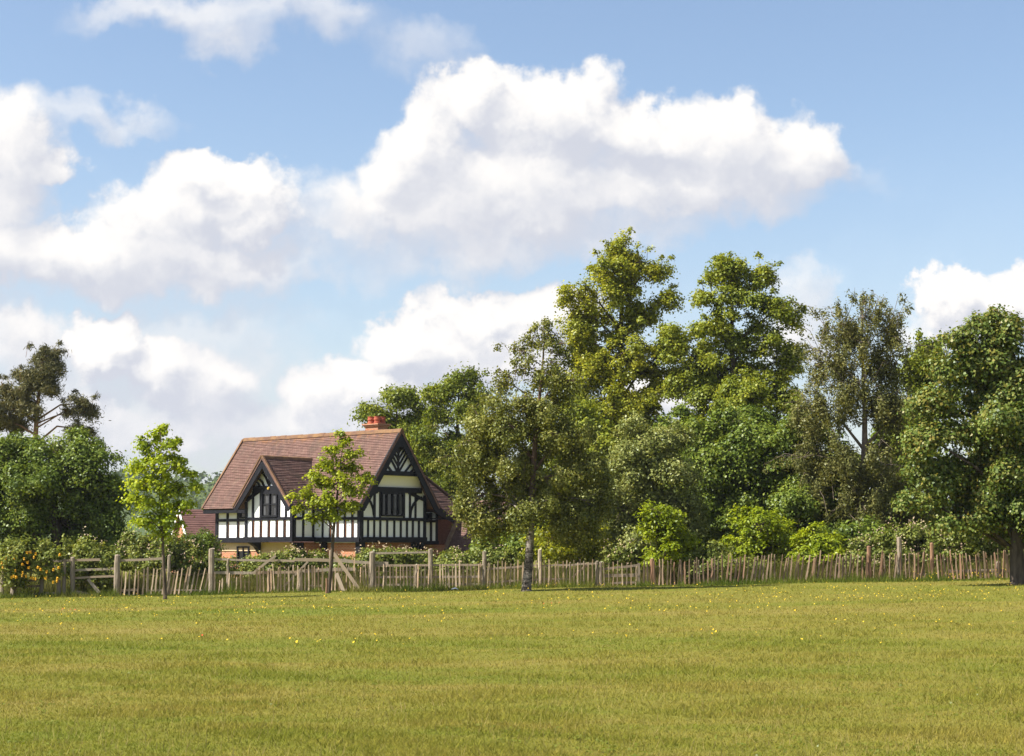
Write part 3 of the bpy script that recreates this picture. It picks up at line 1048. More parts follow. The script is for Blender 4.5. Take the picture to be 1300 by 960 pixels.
tb.prism([(BXC - 0.42, 0, 5.5), (BXC, 0, 6.05), (BXC + 0.42, 0, 5.5)], (0, -4.075, 0), (0, -4.01, 0))
timber(tb, bayr, -4.0, JZ + 0.02, -2.42, JZ + 0.02, 0.24, 0.09)
timber(tb, bayr, -4.0, SZ, -2.42, SZ, 0.15)
timber(tb, bayr, -4.0, 3.82, -2.42, 3.82, 0.2)
studs(tb, bayr, [-3.9, -3.3, -2.6], JZ, 3.9, 0.13)
tb.build('bay_timbers', M['timber'], hroot)
# rusty arris strips where the frame meets the lit panels
for fr, ss, z0, z1 in ((front, (-10.33, -9.45, -8.7), JZ + 0.15, SZ - 0.1), (bayf, (-6.38, -5.76, -5.14, -4.52, -3.92), JZ + 0.16, SZ - 0.09),
                       (front, (-2.2, -1.65, -1.1, -0.55), JZ + 0.15, SZ - 0.1)):
    for s in ss:
        mb_ = 0.068
        te = MB()
        te.bar(fr.p(s + mb_, z0, 0.02), fr.p(s + mb_, z1, 0.02), 0.03, 0.07, fr.n)
        te.build('timber_edge', M['timberedge'], hroot)
mb = MB()
mb.tube([bayf.p(BXC + 0.05, 4.62, 0.08), bayf.p(BXC + 0.05, 4.62, 0.15)], [0.09, 0.06], 10)
mb.build('carved_boss', M['gold'], hroot)

# --- windows
def window(fr, s0, s1, z0, z1, cols, rows, dens=1):
    wf = MB()
    b = 0.085
    for s in (s0 + b / 2, s1 - b / 2):
        wf.bar(fr.p(s, z0, 0.045), fr.p(s, z1, 0.045), b, 0.12, fr.n)
    for z in (z0 + b / 2, z1 - b / 2):
        wf.bar(fr.p(s0 + b + 0.002, z, 0.043), fr.p(s1 - b - 0.002, z, 0.043), b, 0.115, fr.n)
    for i in range(1, cols):
        s = s0 + (s1 - s0) * i / cols
        wf.bar(fr.p(s, z0 + b + 0.002, 0.04), fr.p(s, z1 - b - 0.002, 0.04), 0.075, 0.1, fr.n)
    for j in range(1, rows):
        z = z0 + (z1 - z0) * j / rows
        wf.bar(fr.p(s0 + b + 0.003, z, 0.03), fr.p(s1 - b - 0.003, z, 0.03), 0.045, 0.08, fr.n)
    root = wf.build('window', M['timber'], hroot)
    for i in range(cols):
        a0, a1 = s0 + (s1 - s0) * i / cols, s0 + (s1 - s0) * (i + 1) / cols
        pn = MB()
        pn.bar(fr.p((a0 + a1) / 2, z0 + b, 0.012), fr.p((a0 + a1) / 2, z1 - b, 0.012), a1 - a0 - 0.09, 0.012, fr.n)
        pn.build('pane', M['glass'], root)
    return root


wn = window(bayf, -5.68, -4.44, 3.13, 4.42, 2, 2)
for s, z0, z1, wd in ((-5.47, 3.25, 3.75, 0.16), (-4.72, 3.85, 4.3, 0.2), (-5.25, 3.85, 4.3, 0.26), (-4.66, 3.22, 3.6, 0.1)):
    c = MB()
    c.bar(bayf.p(s, z0, 0.020), bayf.p(s, z1, 0.020), wd, 0.004, bayf.n)
    c.build('pane_strip', M['pane_strip'], wn)
wn = window(gable, -0.95, 0.72, 3.15, 4.40, 4, 1)
for s, z0, z1, wd in ((-0.05, 3.5, 4.2, 0.2), (0.52, 3.3, 4.25, 0.2), (0.1, 3.3, 3.55, 0.1)):
    c = MB()
    c.bar(gable.p(s, z0, 0.020), gable.p(s, z1, 0.020), wd, 0.004, gable.n)
    c.build('pane_strip', M['pane_strip'], wn)
window(aisle, 2.62, 2.93, 2.98, 3.38, 1, 1)
window(front, -9.33, -7.3, 3.13, 4.02, 3, 1)
gf = Frame((0, -2.15, 0), (1, 0, 0), (0, -1, 0))
window(gf, -9.75, -8.75, 0.5, 1.62, 2, 1)

# --- ground floor
mb = MB()
mb.box(-11.1, -0.3, -2.15, 2.38, -0.5, JZ - 0.14)
mb.box(BX0 + 0.25, BX1 - 0.25, -3.15, -2.16, -0.5, JZ - 0.12)
mb.box(-4.0, -0.32, 2.40, 5.9, -0.5, 1.70)
mb.build('brick_wall', M['brick'], hroot)
for bx_ in ((-11.13, -8.2, -2.19, -2.151, 1.36, JZ - 0.15), (BX0 + 0.22, BX1 - 0.22, -3.19, -3.151, 0.6, JZ - 0.13)):
    mb = MB()
    mb.box(*bx_)
    mb.build('rendered_band', M['cream'], hroot)
mb = MB()
mb.box(-0.40, -0.02, -2.34, -2.0, -0.4, JZ - 0.12)
mb.build('corner_post', M['timber'], hroot)
for x in (-8.0, BX0 + 0.2, BX1 - 0.2, -2.8):  # jetty brackets
    yb0 = -2.15 if x in (-8.0, -2.8) else -3.15
    mb = MB()
    mb.prism([(x, yb0, 1.2), (x, yb0, JZ - 0.13), (x, yb0 - (0.34 if yb0 > -3 else 0.8), JZ - 0.13), (x, yb0 - 0.28, 1.55)], (-0.13, 0, 0), (0.13, 0, 0))
    mb.build('jetty_bracket', M['timber'], hroot)
for y in (1.75, 2.2):
    mb = MB()
    mb.prism([(-0.3, y, 1.0), (0.05, y, 1.72), (0.05, y, JZ - 0.15), (-0.3, y, JZ - 0.15)], (0, -0.13, 0), (0, 0.13, 0))
    mb.build('jetty_bracket', M['timber'], hroot)


# --- tiled roofs laid in overlapping courses
def courses(mb, bl, br, tl, tr, step=0.115, lip=0.028, thick=0.10, jag=0.006):
    bl, br, tl, tr = [np.array(q, float) for q in (bl, br, tl, tr)]
    across = (br - bl) if np.linalg.norm(br - bl) > np.linalg.norm(tr - tl) else (tr - tl)
    across = across / np.linalg.norm(across)
    upv = (tl + tr - bl - br) / 2
    upv = upv - across * upv.dot(across)
    slen = np.linalg.norm(upv)
    upv /= slen
    nrm = np.cross(across, upv)
    if nrm[2] < 0:
        nrm = -nrm
    nn = max(1, int(slen / step))

    def uv(p):
        d = p - bl
        return (d.dot(across) + bl.dot(across), d.dot(upv))
    for i in range(nn):
        a, b = i / nn, (i + 1) / nn
        l0, r0_ = bl + (tl - bl) * a, br + (tr - br) * a
        l1, r1 = bl + (tl - bl) * b, br + (tr - br) * b
        m_ = max(1, int(np.linalg.norm(r0_ - l0) / 0.5))
        js = rng.normal(0, jag, m_ + 1)
        for k_ in range(m_):
            s0, s1 = k_ / m_, (k_ + 1) / m_
            p0, p1 = l0 + (r0_ - l0) * s0, l0 + (r0_ - l0) * s1
            q0, q1 = l1 + (r1 - l1) * s0, l1 + (r1 - l1) * s1
            e0, e1 = nrm * (lip + js[k_]), nrm * (lip + js[k_ + 1])
            mb.face([p0 + e0, p1 + e1, q1, q0], [uv(p0), uv(p1), uv(q1), uv(q0)])
            mb.face([p0, p1, p1 + e1, p0 + e0], [uv(p0), uv(p1), uv(p1), uv(p0)])
    t = -nrm * thick
    t0 = -nrm * 0.001
    cs = [bl, br, tr, tl]
    mb.face([q + t for q in cs][::-1], [uv(q) for q in cs])
    for k_ in range(4):
        j = (k_ + 1) % 4
        mb.face([cs[k_] + t, cs[j] + t, cs[j] + t0, cs[k_] + t0], [uv(cs[k_]), uv(cs[j]), uv(cs[j]), uv(cs[k_])])


XL, XR = -11.9, 0.58
rf = MB()
courses(rf, (XL, -2.95, EZ), (XR, -2.95, EZ), (XL, -0.01, RZ), (XR, -0.01, RZ))
courses(rf, (XL, 2.95, EZ), (XR, 2.95, EZ), (XL, 0.01, RZ), (XR, 0.01, RZ))
courses(rf, (XL, 4.1, 3.12), (XR - 0.05, 4.1, 3.12), (XL, 2.93, EZ + 0.02), (XR - 0.05, 2.93, EZ + 0.02))
main_roof = rf.build('roof', M['tile'], hroot)
rg = MB()
for i in range(28):
    a = XL + (XR - XL) * i / 28
    b = XL + (XR - XL) * (i + 1) / 28 + 0.02
    dz = rng.normal(0, 0.006)
    rg.prism([(0, -0.17, RZ - 0.13 + dz), (0, -0.1, RZ + 0.02 + dz), (0, 0, RZ + 0.075 + dz), (0, 0.1, RZ + 0.02 + dz), (0, 0.17, RZ - 0.13 + dz)],
             (a, 0, 0), (b, 0, 0))
rg.build('ridge_tiles', M['ridge'], main_roof)
vg = MB()                                     # lichened verge tiles of the left end
vg.bar((XL + 0.02, -2.97, EZ + 0.02), (XL + 0.02, -0.1, RZ - 0.02), 0.12, 0.07, (0, -0.8, 0.6))
vg.build('verge', M['ridge'], main_roof)

dr = MB()
BE, BHW = 3.68, 2.22
BTAN = (BAZ - BE) / BHW
ytop = -(RZ - BAZ) / TAN
ybot = -(RZ - BE) / TAN
for sgn in (-1, 1):
    courses(dr, (BXC + sgn * BHW, -4.55, BE), (BXC + sgn * BHW, ybot + 0.3, BE), (BXC, -4.55, BAZ), (BXC, ytop + 0.35, BAZ))
droof = dr.build('cross_gable_roof', M['tile'], hroot)
rg = MB()
for i in range(10):
    a = -4.56 + (ytop + 4.56) * i / 10
    b = -4.56 + (ytop + 4.56) * (i + 1) / 10 + 0.02
    rg.prism([(BXC - 0.15, 0, BAZ - 0.12), (BXC - 0.08, 0, BAZ + 0.02), (BXC, 0, BAZ + 0.07), (BXC + 0.08, 0, BAZ + 0.02), (BXC + 0.15, 0, BAZ - 0.12)][::-1],
             (0, a, 0), (0, b, 0))
rg.build('ridge_tiles', M['ridge'], droof)
vg = MB()
for sgn in (-1, 1):
    vg.bar((BXC + sgn * (BHW + 0.02), -4.535, BE + 0.02), (BXC + sgn * 0.05, -4.535, BAZ + 0.03), 0.07, 0.10, (0, -1, 0))
vg.build('verge', M['ridge'], droof)

# --- bargeboards
def barge(pts, nrm, wdt=0.40, thk=0.06, soff=None):
    b = MB()
    for p, q in zip(pts[:-1], pts[1:]):
        b.bar(p, q, wdt, thk, nrm)
    return b


gx = XR - 0.06
b = MB()
for sgn in (-1, 1):
    b.bar((gx, sgn * 2.82, EZ - 0.12), (gx + 0.002 * sgn, sgn * 0.0, RZ - 0.30), 0.46, 0.07, (1, 0, 0))
b.bar((gx, 2.75, EZ - 0.08), (gx, 3.35, EZ - 0.40), 0.40, 0.066, (1, 0, 0))
b.bar((gx - 0.004, 3.3, EZ - 0.40), (gx - 0.004, 4.05, EZ - 0.66), 0.26, 0.062, (1, 0, 0))
b.prism([(0, -0.55, 6.75), (0, 0.55, 6.75), (0, 0.05, RZ - 0.1), (0, -0.05, RZ - 0.1)], (gx - 0.034, 0, 0), (gx + 0.03, 0, 0))
b.build('bargeboard', M['timber'], hroot)
b = MB()
for sgn in (-1, 1):
    b.bar((BXC + sgn * (BHW - 0.05), -4.49, BE - 0.14), (BXC, -4.488 + sgn * 0.002, BAZ - 0.30), 0.42, 0.07, (0, -1, 0))
b.build('bargeboard', M['timber'], hroot)
for (x0_, x1_) in ((XL + 0.05, BXC - BHW - 0.05), (BXC + BHW + 0.05, XR - 0.1)):   # eaves boards with their soffits
    b = MB()
    b.box(x0_, x1_, -2.90, -2.84, EZ - 0.24, EZ - 0.06)
    b.box(x0_, x1_, -2.838, -2.41, EZ - 0.10, EZ - 0.05)
    b.build('eaves_board', M['timber'], hroot)
b = MB()
b.box(0.01, XR - 0.12, 2.41, 3.9, EZ - 0.60, EZ - 0.54)
b.build('soffit', M['timber'], hroot)

# --- chimney
c = MB()
CX0, CX1, CY0, CY1 = -2.2, -1.25, 0.06, 0.80
c.box(CX0, CX1, CY0, CY1, 6.4, 7.92)
c.box(CX0 - 0.07, CX1 + 0.07, CY0 - 0.07, CY1 + 0.07, 7.922, 8.00)
c.box(CX0 - 0.13, CX1 + 0.13, CY0 - 0.13, CY1 + 0.13, 8.002, 8.07)
ch = c.build('chimney', M['brick'], main_roof)
for i, (px_, py_) in enumerate(((-1.96, 0.25), (-1.49, 0.25), (-1.96, 0.62), (-1.49, 0.62))):
    p = MB()
    p.tube([(px_, py_, 8.06 + dz_) for dz_ in (0, .09, .11, .19, .21, .29, .31, .40)],
           [0.19, 0.19, 0.16, 0.16, 0.19, 0.19, 0.16, 0.18], 14)
    p.build('chimney_pot', M['pot'], ch)

# --- rear wing with hipped roof and catslide
rw = MB()
courses(rw, (-0.3, 2.7, 3.33), (-0.3, 6.3, 3.33), (-2.5, 1.0, 6.3), (-2.5, 3.2, 6.3))
courses(rw, (-0.3, 6.3, 3.33), (-4.7, 6.3, 3.33), (-2.5, 3.2, 6.3), (-2.52, 3.2, 6.3))
courses(rw, (-4.7, 2.7, 3.33), (-4.7, 6.3, 3.33), (-2.5, 1.0, 6.3), (-2.5, 3.2, 6.3))
rwr = rw.build('rear_roof', M['tile'], hroot)
hp = MB()
hp.tube([(-0.27, 6.3, 3.38), (-2.48, 3.2, 6.35)], [0.09, 0.09], 6)
hp.build('hip_tiles', M['tile'], rwr)
mb = MB()
mb.box(-4.5, -0.5, 3.52, 6.1, -0.5, 3.3)
mb.build('rear_wall', principled('hung maroon tiles', speckle([(0.3, (0.12, 0.05, 0.04)), (0.7, (0.2, 0.09, 0.065))], 6, 5, (1, 1, 3)), 0.9, 0.1), hroot)
cs = MB()
courses(cs, (-0.28, 4.2, 1.1), (3.2, 4.2, 1.1), (-0.28, 6.1, 4.1), (3.2, 6.1, 4.1), thick=0.2)
cs.box(0.02, 3.0, 6.0, 6.15, -0.5, 3.85)
cs.box(0.02, 3.0, 4.75, 5.98, -0.5, 1.6)
cs.build('catslide_roof', M['tile'], hroot)
cp = MB()
cp.bar((-0.36, 4.12, 1.05), (-0.36, 6.1, 4.18), 0.16, 0.3, (0, -0.84, 0.54))
cp.build('verge', principled('stone coping', speckle([(0.3, (0.20, 0.13, 0.09)), (0.7, (0.36, 0.26, 0.18))], 4), 0.9, 0.1), hroot)

# ------------------------------------------------------------------ neighbouring house far left
nr = thing('brick_cottage', 'brick cottage with maroon roof and white bargeboard half hidden behind the left sapling', 'house',
           (*at(246, 690, 128)[:2], -1.65), R(24))
mb = MB()
prof = [(0, -0.0, 0.9), (0, 7.0, 0.9), (0, 7.0, 2.9), (0, 3.5, 5.9), (0, 0.0, 2.9)]
mb.prism(prof, (0, 0, 0), (9, 0, 0))
mb.build('wall', M['brick'], nr)
mb = MB()
courses(mb, (-0.3, -0.4, 2.72), (9.4, -0.4, 2.72), (-0.3, 3.5, 6.06), (9.4, 3.5, 6.06), step=0.25)
courses(mb, (-0.3, 7.4, 2.72), (9.4, 7.4, 2.72), (-0.3, 3.5, 6.06), (9.4, 3.5, 6.06), step=0.25)
mb.build('roof', M['farroof'], nr)
mb = MB()
mb.bar((-0.34, -0.42, 2.62), (-0.34, 3.5, 5.98), 0.24, 0.07, (-1, 0, 0))
mb.bar((-0.342, 7.42, 2.62), (-0.342, 3.5, 5.98), 0.24, 0.07, (-1, 0, 0))
mb.build('bargeboard', M['whitepaint'], nr)


# ------------------------------------------------------------------ trees
# two tall limes
plant('lime_tree', 'tallest tree, a lime with yellow green crown rising highest above the garden', 'tree', 786, 88,
      [(790, 320, 20, 20), (812, 333, 26, 20), (768, 345, 26, 22), (838, 340, 15, 14), (790, 362, 38, 26), (735, 374, 24, 15),
       (845, 378, 18, 12), (760, 408, 42, 28), (815, 405, 30, 26), (780, 452, 52, 32), (836, 462, 28, 22), (745, 472, 36, 28),
       (765, 508, 48, 30), (818, 512, 36, 22), (738, 535, 30, 28), (772, 560, 50, 34), (800, 595, 60, 40), (735, 420, 26, 24), (850, 440, 16, 18), (845, 485, 24, 22), (725, 500, 26, 30), (800, 545, 55, 34)],
      M['limeyellow'], M['barkdark'], (0.135, 0.105), 125000, 0.38, (792, 312), 0.34, up=0.7, shell=0.35, flat=0.7, kc=1.5, sprays=2, spraylen=1.3, sub=9, grow=1.06, spread=0.52, core=0.1)
plant('lime_tree', 'second tall lime, broken crown with a bare gap, nearer the maple', 'tree', 937, 86,
      [(918, 340, 24, 18), (944, 352, 26, 18), (968, 349, 16, 15), (898, 378, 18, 11), (938, 385, 32, 20), (985, 393, 24, 16),
       (1008, 404, 14, 9), (905, 420, 34, 22), (962, 430, 38, 22), (855, 428, 22, 14), (878, 452, 30, 20), (930, 468, 45, 24),
       (985, 470, 28, 20), (900, 505, 35, 22), (962, 505, 45, 22), (945, 545, 60, 30), (1002, 515, 26, 22), (880, 490, 30, 26), (1000, 450, 22, 18), (935, 500, 50, 34), (880, 560, 50, 36)],
      M['lime'], M['barkdark'], (0.135, 0.105), 116000, 0.38, (930, 335), 0.33, up=0.7, shell=0.35, flat=0.7, kc=1.5, sprays=2, spraylen=1.3, sub=9, grow=1.05, spread=0.52, core=0.1)
# trees behind the house
plant('maple_tree', 'bright green tree behind the chimney of the timbered house', 'tree', 505, 112,
      [(505, 502, 32, 14), (478, 528, 22, 16), (520, 540, 32, 24), (495, 565, 38, 30), (535, 590, 36, 36), (510, 620, 60, 40)],
      M['mid'], M['bark'], (0.17, 0.13), 60000, 0.5, (503, 500), 0.3, shell=0.3, flat=0.7, kc=1.6, sub=8, spread=0.62)
plant('oak_tree', 'loose crowned tree with sky gaps between chimney and birch', 'tree', 580, 106,
      [(588, 483, 28, 12), (562, 498, 24, 14), (604, 503, 20, 14), (580, 520, 40, 18), (555, 555, 34, 24), (600, 560, 34, 26),
       (570, 590, 44, 30), (560, 640, 50, 45), (610, 650, 50, 45)],
      M['mid'], M['barkdark'], (0.16, 0.12), 62000, 0.48, (582, 485), 0.28, shell=0.3, flat=0.7, kc=1.6, sprays=2, sub=8, spread=0.62)
plant('lime_tree', 'yellow green tree right behind the birch crown', 'tree', 738, 80,
      [(730, 535, 32, 24), (757, 560, 30, 30), (708, 585, 42, 34), (745, 610, 40, 34), (700, 640, 40, 30)],
      M['lime'], M['bark'], (0.16, 0.12), 40000, 0.4, (735, 540), 0.22, flat=0.7, kc=1.6, sub=9, grow=1.15, spread=0.62)
# pale grey green poplar
plant('poplar_tree', 'pale silvery green bushy tree left of the dark trees', 'tree', 826, 71,
      [(812, 556, 36, 22), (848, 548, 26, 20), (795, 590, 36, 28), (848, 592, 38, 32), (775, 640, 40, 40), (822, 645, 46, 40),
       (868, 645, 26, 44), (830, 690, 60, 24), (775, 690, 40, 24)],
      M['pale'], M['bark'], (0.12, 0.08), 76000, 0.34, (828, 545), 0.16, flat=0.75, shell=0.35, kc=1.6, sprays=3, spraylen=0.8, sub=9, grow=1.1, spread=0.62)
# dark trees in the middle
plant('sycamore_tree', 'dark green broad tree behind the yellow dome bushes', 'tree', 955, 75,
      [(925, 535, 38, 20), (895, 565, 26, 28), (955, 570, 52, 30), (905, 610, 36, 40), (960, 615, 55, 40), (925, 655, 50, 36),
       (985, 650, 50, 40), (890, 655, 26, 50)],
      M['dark'], M['barkdark'], (0.135, 0.105), 110000, 0.40, (930, 525), 0.25, flat=0.65, kc=1.6, sub=9, grow=1.12, spread=0.62)
plant('holly_tree', 'low dark green tree between the broad dark tree and the brown feathery tree', 'tree', 1030, 73,
      [(1005, 552, 40, 24), (1035, 575, 35, 30), (1000, 600, 45, 35), (1045, 625, 42, 36), (1010, 650, 50, 34), (1065, 670, 50, 26)],
      M['dark'], M['barkdark'], (0.125, 0.095), 80000, 0.38, (1020, 545), 0.22, flat=0.65, kc=1.6, sub=9, grow=1.12)
# brown feathery tree
plant('silver_birch', 'feathery brownish weeping tree with twigs against the sky', 'tree', 1092, 71,
      [(1098, 404, 26, 14), (1068, 420, 26, 12), (1128, 418, 22, 12), (1085, 448, 36, 20), (1048, 458, 26, 14), (1132, 462, 24, 20),
       (1092, 500, 44, 30), (1040, 520, 32, 30), (1130, 525, 30, 34), (1065, 570, 42, 36), (1112, 590, 42, 40), (1035, 590, 26, 36),
       (1092, 640, 46, 28), (1150, 640, 26, 26)],
      M['feather'], M['twigbrown'], (0.13, 0.055), 74000, 0.38, (1095, 392), 0.2, droop=2.2, flat=0.7, shell=0.25, kc=1.5, spraylen=1.9, twig=0.012, sub=6, grow=1.02, core=0.15, sprays=13, spread=0.5)
plant('willow_tree', 'thin green tree tucked behind the upper left side of the big maple', 'tree', 1175, 74,
      [(1180, 440, 26, 14), (1160, 470, 20, 20), (1190, 480, 30, 30), (1170, 530, 34, 40), (1150, 590, 30, 40), (1180, 650, 50, 40)],
      M['mid'], M['barkdark'], (0.15, 0.085), 40000, 0.4, (1180, 430), 0.18, droop=1.2, shell=0.3, kc=1.5, sub=7, sprays=5, spraylen=1.0)
plant('hawthorn_tree', 'dark low tree filling the gap between feathery tree and maple', 'tree', 1130, 79,
      [(1085, 590, 34, 34), (1125, 570, 34, 34), (1165, 600, 40, 44), (1120, 640, 50, 40), (1070, 650, 40, 40), (1180, 670, 50, 34), (1110, 690, 60, 24)],
      M['dark'], M['barkdark'], (0.17, 0.13), 42000, 0.42, (1125, 555), 0.18, flat=0.65, sub=8, kc=1.6)
plant('hawthorn_tree', 'dark low tree filling the gap between poplar and sycamore', 'tree', 868, 80,
      [(862, 545, 30, 26), (880, 580, 34, 34), (850, 620, 40, 40), (890, 640, 40, 44), (860, 690, 60, 26)],
      M['dark'], M['barkdark'], (0.17, 0.13), 34000, 0.42, (865, 535), 0.18, flat=0.65, sub=8, kc=1.6)
plant('hawthorn_tree', 'dark low tree in the shade behind the golden shrub', 'tree', 720, 76,
      [(690, 640, 40, 36), (735, 650, 40, 36), (770, 670, 36, 30), (710, 690, 60, 24), (640, 690, 40, 24)],
      M['dark'], M['barkdark'], (0.17, 0.13), 30000, 0.42, (720, 620), 0.16, flat=0.65, sub=8, kc=1.6)
# maple at the right edge
plant('maple_tree', 'big dark maple with stout trunk in front of the fence end', 'tree', 1293, 55,
      [(1258, 408, 30, 14), (1228, 430, 24, 14), (1288, 425, 30, 20), (1212, 468, 34, 22), (1258, 470, 42, 28), (1300, 480, 40, 34),
       (1188, 508, 30, 18), (1240, 530, 50, 32), (1300, 545, 46, 40), (1180, 556, 34, 22), (1172, 598, 28, 18), (1222, 600, 50, 34),
       (1282, 612, 46, 40), (1172, 632, 24, 12), (1228, 652, 46, 22), (1285, 665, 44, 20), (1275, 520, 60, 60, 0.6), (1290, 600, 60, 60, 0.8), (1240, 600, 50, 50, 1.0), (1350, 480, 60, 60), (1370, 580, 70, 70),
       (1340, 655, 60, 30)],
      M['maple'], M['barkdark'], (0.11, 0.09), 205000, 0.32, (1285, 405), 0.24, up=0.75, shell=0.4, flat=0.6, kc=1.5, sub=8, spread=0.62)
# birch in front of the fence
plant('birch_tree', 'olive leaved birch with mottled grey trunk standing before the fence', 'tree', 668, 57.7,
      [(692, 428, 22, 10, 0, 0.3), (662, 446, 18, 10, 0.2, 0.3), (708, 448, 18, 13, -0.2, 0.35), (678, 474, 32, 16, 0, 0.4), (642, 484, 18, 13, 0.3, 0.4), (714, 482, 16, 20, 0, 0.4),
       (662, 516, 40, 20), (702, 520, 30, 20), (626, 534, 30, 18), (602, 556, 32, 20), (660, 556, 55, 28), (718, 558, 36, 24),
       (586, 590, 28, 20), (632, 600, 46, 28), (690, 604, 50, 28), (742, 596, 26, 28), (612, 626, 32, 20), (650, 640, 46, 24),
       (708, 646, 42, 22), (750, 636, 18, 24), (622, 658, 24, 12), (732, 672, 24, 12)],
      M['birch'], M['birchbark'], (0.088, 0.062), 100000, 0.29, (692, 418), 0.155, flat=0.8, shell=0.2, twig=0.009, lowlimb=0.30, trunkbend=0.12, kc=1.4, sub=6, grow=1.22, sprays=7, spraylen=0.8, droop=1.05, core=0.2, spread=0.6)
# saplings
SAP1 = [(203, 548, 14, 9), (185, 562, 15, 8), (218, 562, 17, 9), (196, 580, 22, 11), (228, 582, 15, 9), (172, 592, 12, 9), (210, 598, 26, 11),
        (238, 602, 14, 8), (182, 613, 22, 11), (222, 620, 26, 11), (250, 616, 10, 7), (170, 636, 13, 10), (200, 638, 24, 11), (232, 640, 18, 9),
        (186, 660, 20, 9), (214, 660, 20, 10), (208, 678, 12, 7)]
plant('maple_sapling', 'young bright lime green maple on a thin trunk in front of the leaning pales', 'tree', 210, 55.5, SAP1,
      M['sapling'], M['bark'], (0.105, 0.085), 9500, 0.23, (203, 545), 0.062, up=0.8, shell=0.3, twig=0.007, limb=0.5, trunkbend=0.06, flat=0.6, kc=2.0)
SAP2 = [(437, 552, 10, 8), (425, 568, 15, 9), (448, 575, 12, 9), (416, 586, 18, 10), (440, 592, 20, 10), (460, 603, 10, 6), (404, 606, 18, 11),
        (428, 612, 22, 12), (452, 622, 15, 10), (386, 626, 17, 9), (412, 634, 22, 12), (440, 640, 20, 11), (465, 608, 8, 5), (380, 645, 9, 7),
        (424, 654, 18, 8), (398, 655, 12, 8)]
plant('maple_sapling', 'young maple on a straight thin trunk in front of the timbered house', 'tree', 417, 59.5, SAP2,
      M['saplingdeep'], M['bark'], (0.105, 0.085), 7600, 0.21, (436, 552), 0.075, up=0.8, shell=0.3, twig=0.007, limb=0.5, trunkbend=0.06, flat=0.6, kc=2.0)
# left side
plant('sycamore_tree', 'big dark round tree mass behind the left rail fence', 'tree', 70, 73,
      [(75, 566, 52, 20), (22, 572, 44, 24), (120, 588, 34, 18), (40, 605, 60, 32), (105, 622, 52, 32), (20, 648, 50, 36), (138, 640, 28, 26),
       (80, 662, 68, 28), (-30, 610, 50, 50), (140, 672, 26, 20), (15, 695, 55, 22), (90, 698, 55, 20), (145, 695, 24, 18)],
      M['dark'], M['barkdark'], (0.12, 0.09), 160000, 0.36, (70, 560), 0.3, up=0.6, flat=0.65, kc=1.6, sub=8, grow=1.05, spread=0.62)
plant('pine_tree', 'grey brown pine with a side bough, above the left tree mass', 'tree', 25, 96,
      [(50, 462, 24, 18), (62, 448, 13, 9), (20, 495, 24, 18), (50, 490, 22, 14), (38, 478, 24, 14), (0, 512, 18, 20), (60, 478, 16, 18), (10, 535, 26, 16),
       (104, 512, 14, 11), (114, 522, 9, 7), (86, 524, 8, 5), (104, 545, 18, 7), (40, 520, 20, 10)],
      M['pine'], M['redpost'], (0.28, 0.05), 32000, 0.40, (55, 452), 0.32, flat=0.7, shell=0.2, up=0.3, limb=0.25, kc=1.6, sprays=2, sub=6, grow=1.15)

# ------------------------------------------------------------------ bushes
BUSH = dict(stems=3, parts=('stem', 'foliage'), r0=0.03, shell=0.45, twig=0.008)
plant('laurel_bush', 'tallest bright yellow green bush with ragged top before the fence', 'bush', 840, 63.5,
      [(834, 648, 18, 10), (852, 662, 22, 12), (822, 668, 14, 9), (842, 682, 26, 14), (866, 688, 15, 12), (840, 704, 30, 12)],
      M['bright'], M['bark'], (0.13, 0.08), 9000, 0.28, up=0.9, flat=0.5, sub=9, kc=1.6, grow=1.1, **BUSH)
plant('laurel_bush', 'large smooth yellow green dome bush behind the palings', 'bush', 967, 66,
      [(967, 664, 36, 26), (945, 682, 24, 24), (992, 684, 24, 24), (967, 696, 40, 18)],
      M['bright'], M['bark'], (0.12, 0.08), 11000, 0.26, up=0.9, flat=0.5, kc=2.4, grow=1.05, **BUSH)
plant('laurel_bush', 'smaller low yellow green dome bush right of the big dome', 'bush', 1040, 64.5,
      [(1038, 682, 28, 17), (1020, 692, 18, 17), (1058, 692, 16, 16), (1040, 704, 34, 12)],
      M['bright'], M['bark'], (0.12, 0.08), 9000, 0.25, up=0.9, flat=0.5, kc=2.4, grow=1.05, **BUSH)
plant('golden_shrub', 'golden leaved shrub glowing under the right side of the birch', 'bush', 712, 66,
      [(722, 660, 30, 16), (700, 678, 32, 16), (744, 680, 28, 18), (715, 700, 44, 14)],
      M['yellowshrub'], M['bark'], (0.14, 0.09), 7000, 0.32, up=0.7, flat=0.6, sub=9, kc=1.6, grow=1.1, **BUSH)
plant('yew_bush', 'dark clipped bush beside the left corner of the timbered house', 'bush', 255, 90,
      [(255, 682, 20, 13), (240, 690, 12, 14), (268, 690, 10, 14), (255, 700, 24, 12)],
      M['dark'], M['barkdark'], (0.12, 0.07), 7000, 0.3, up=0.6, sub=9, kc=1.6, grow=1.1, **BUSH)
plant('yew_bush', 'dark bush low behind the right palings beneath the brown feathery tree', 'bush', 1085, 68,
      [(1085, 672, 34, 20), (1060, 690, 34, 20), (1110, 690, 30, 20)],
      M['dark'], M['barkdark'], (0.16, 0.11), 6000, 0.4, up=0.6, sub=9, kc=1.6, grow=1.1, **BUSH)
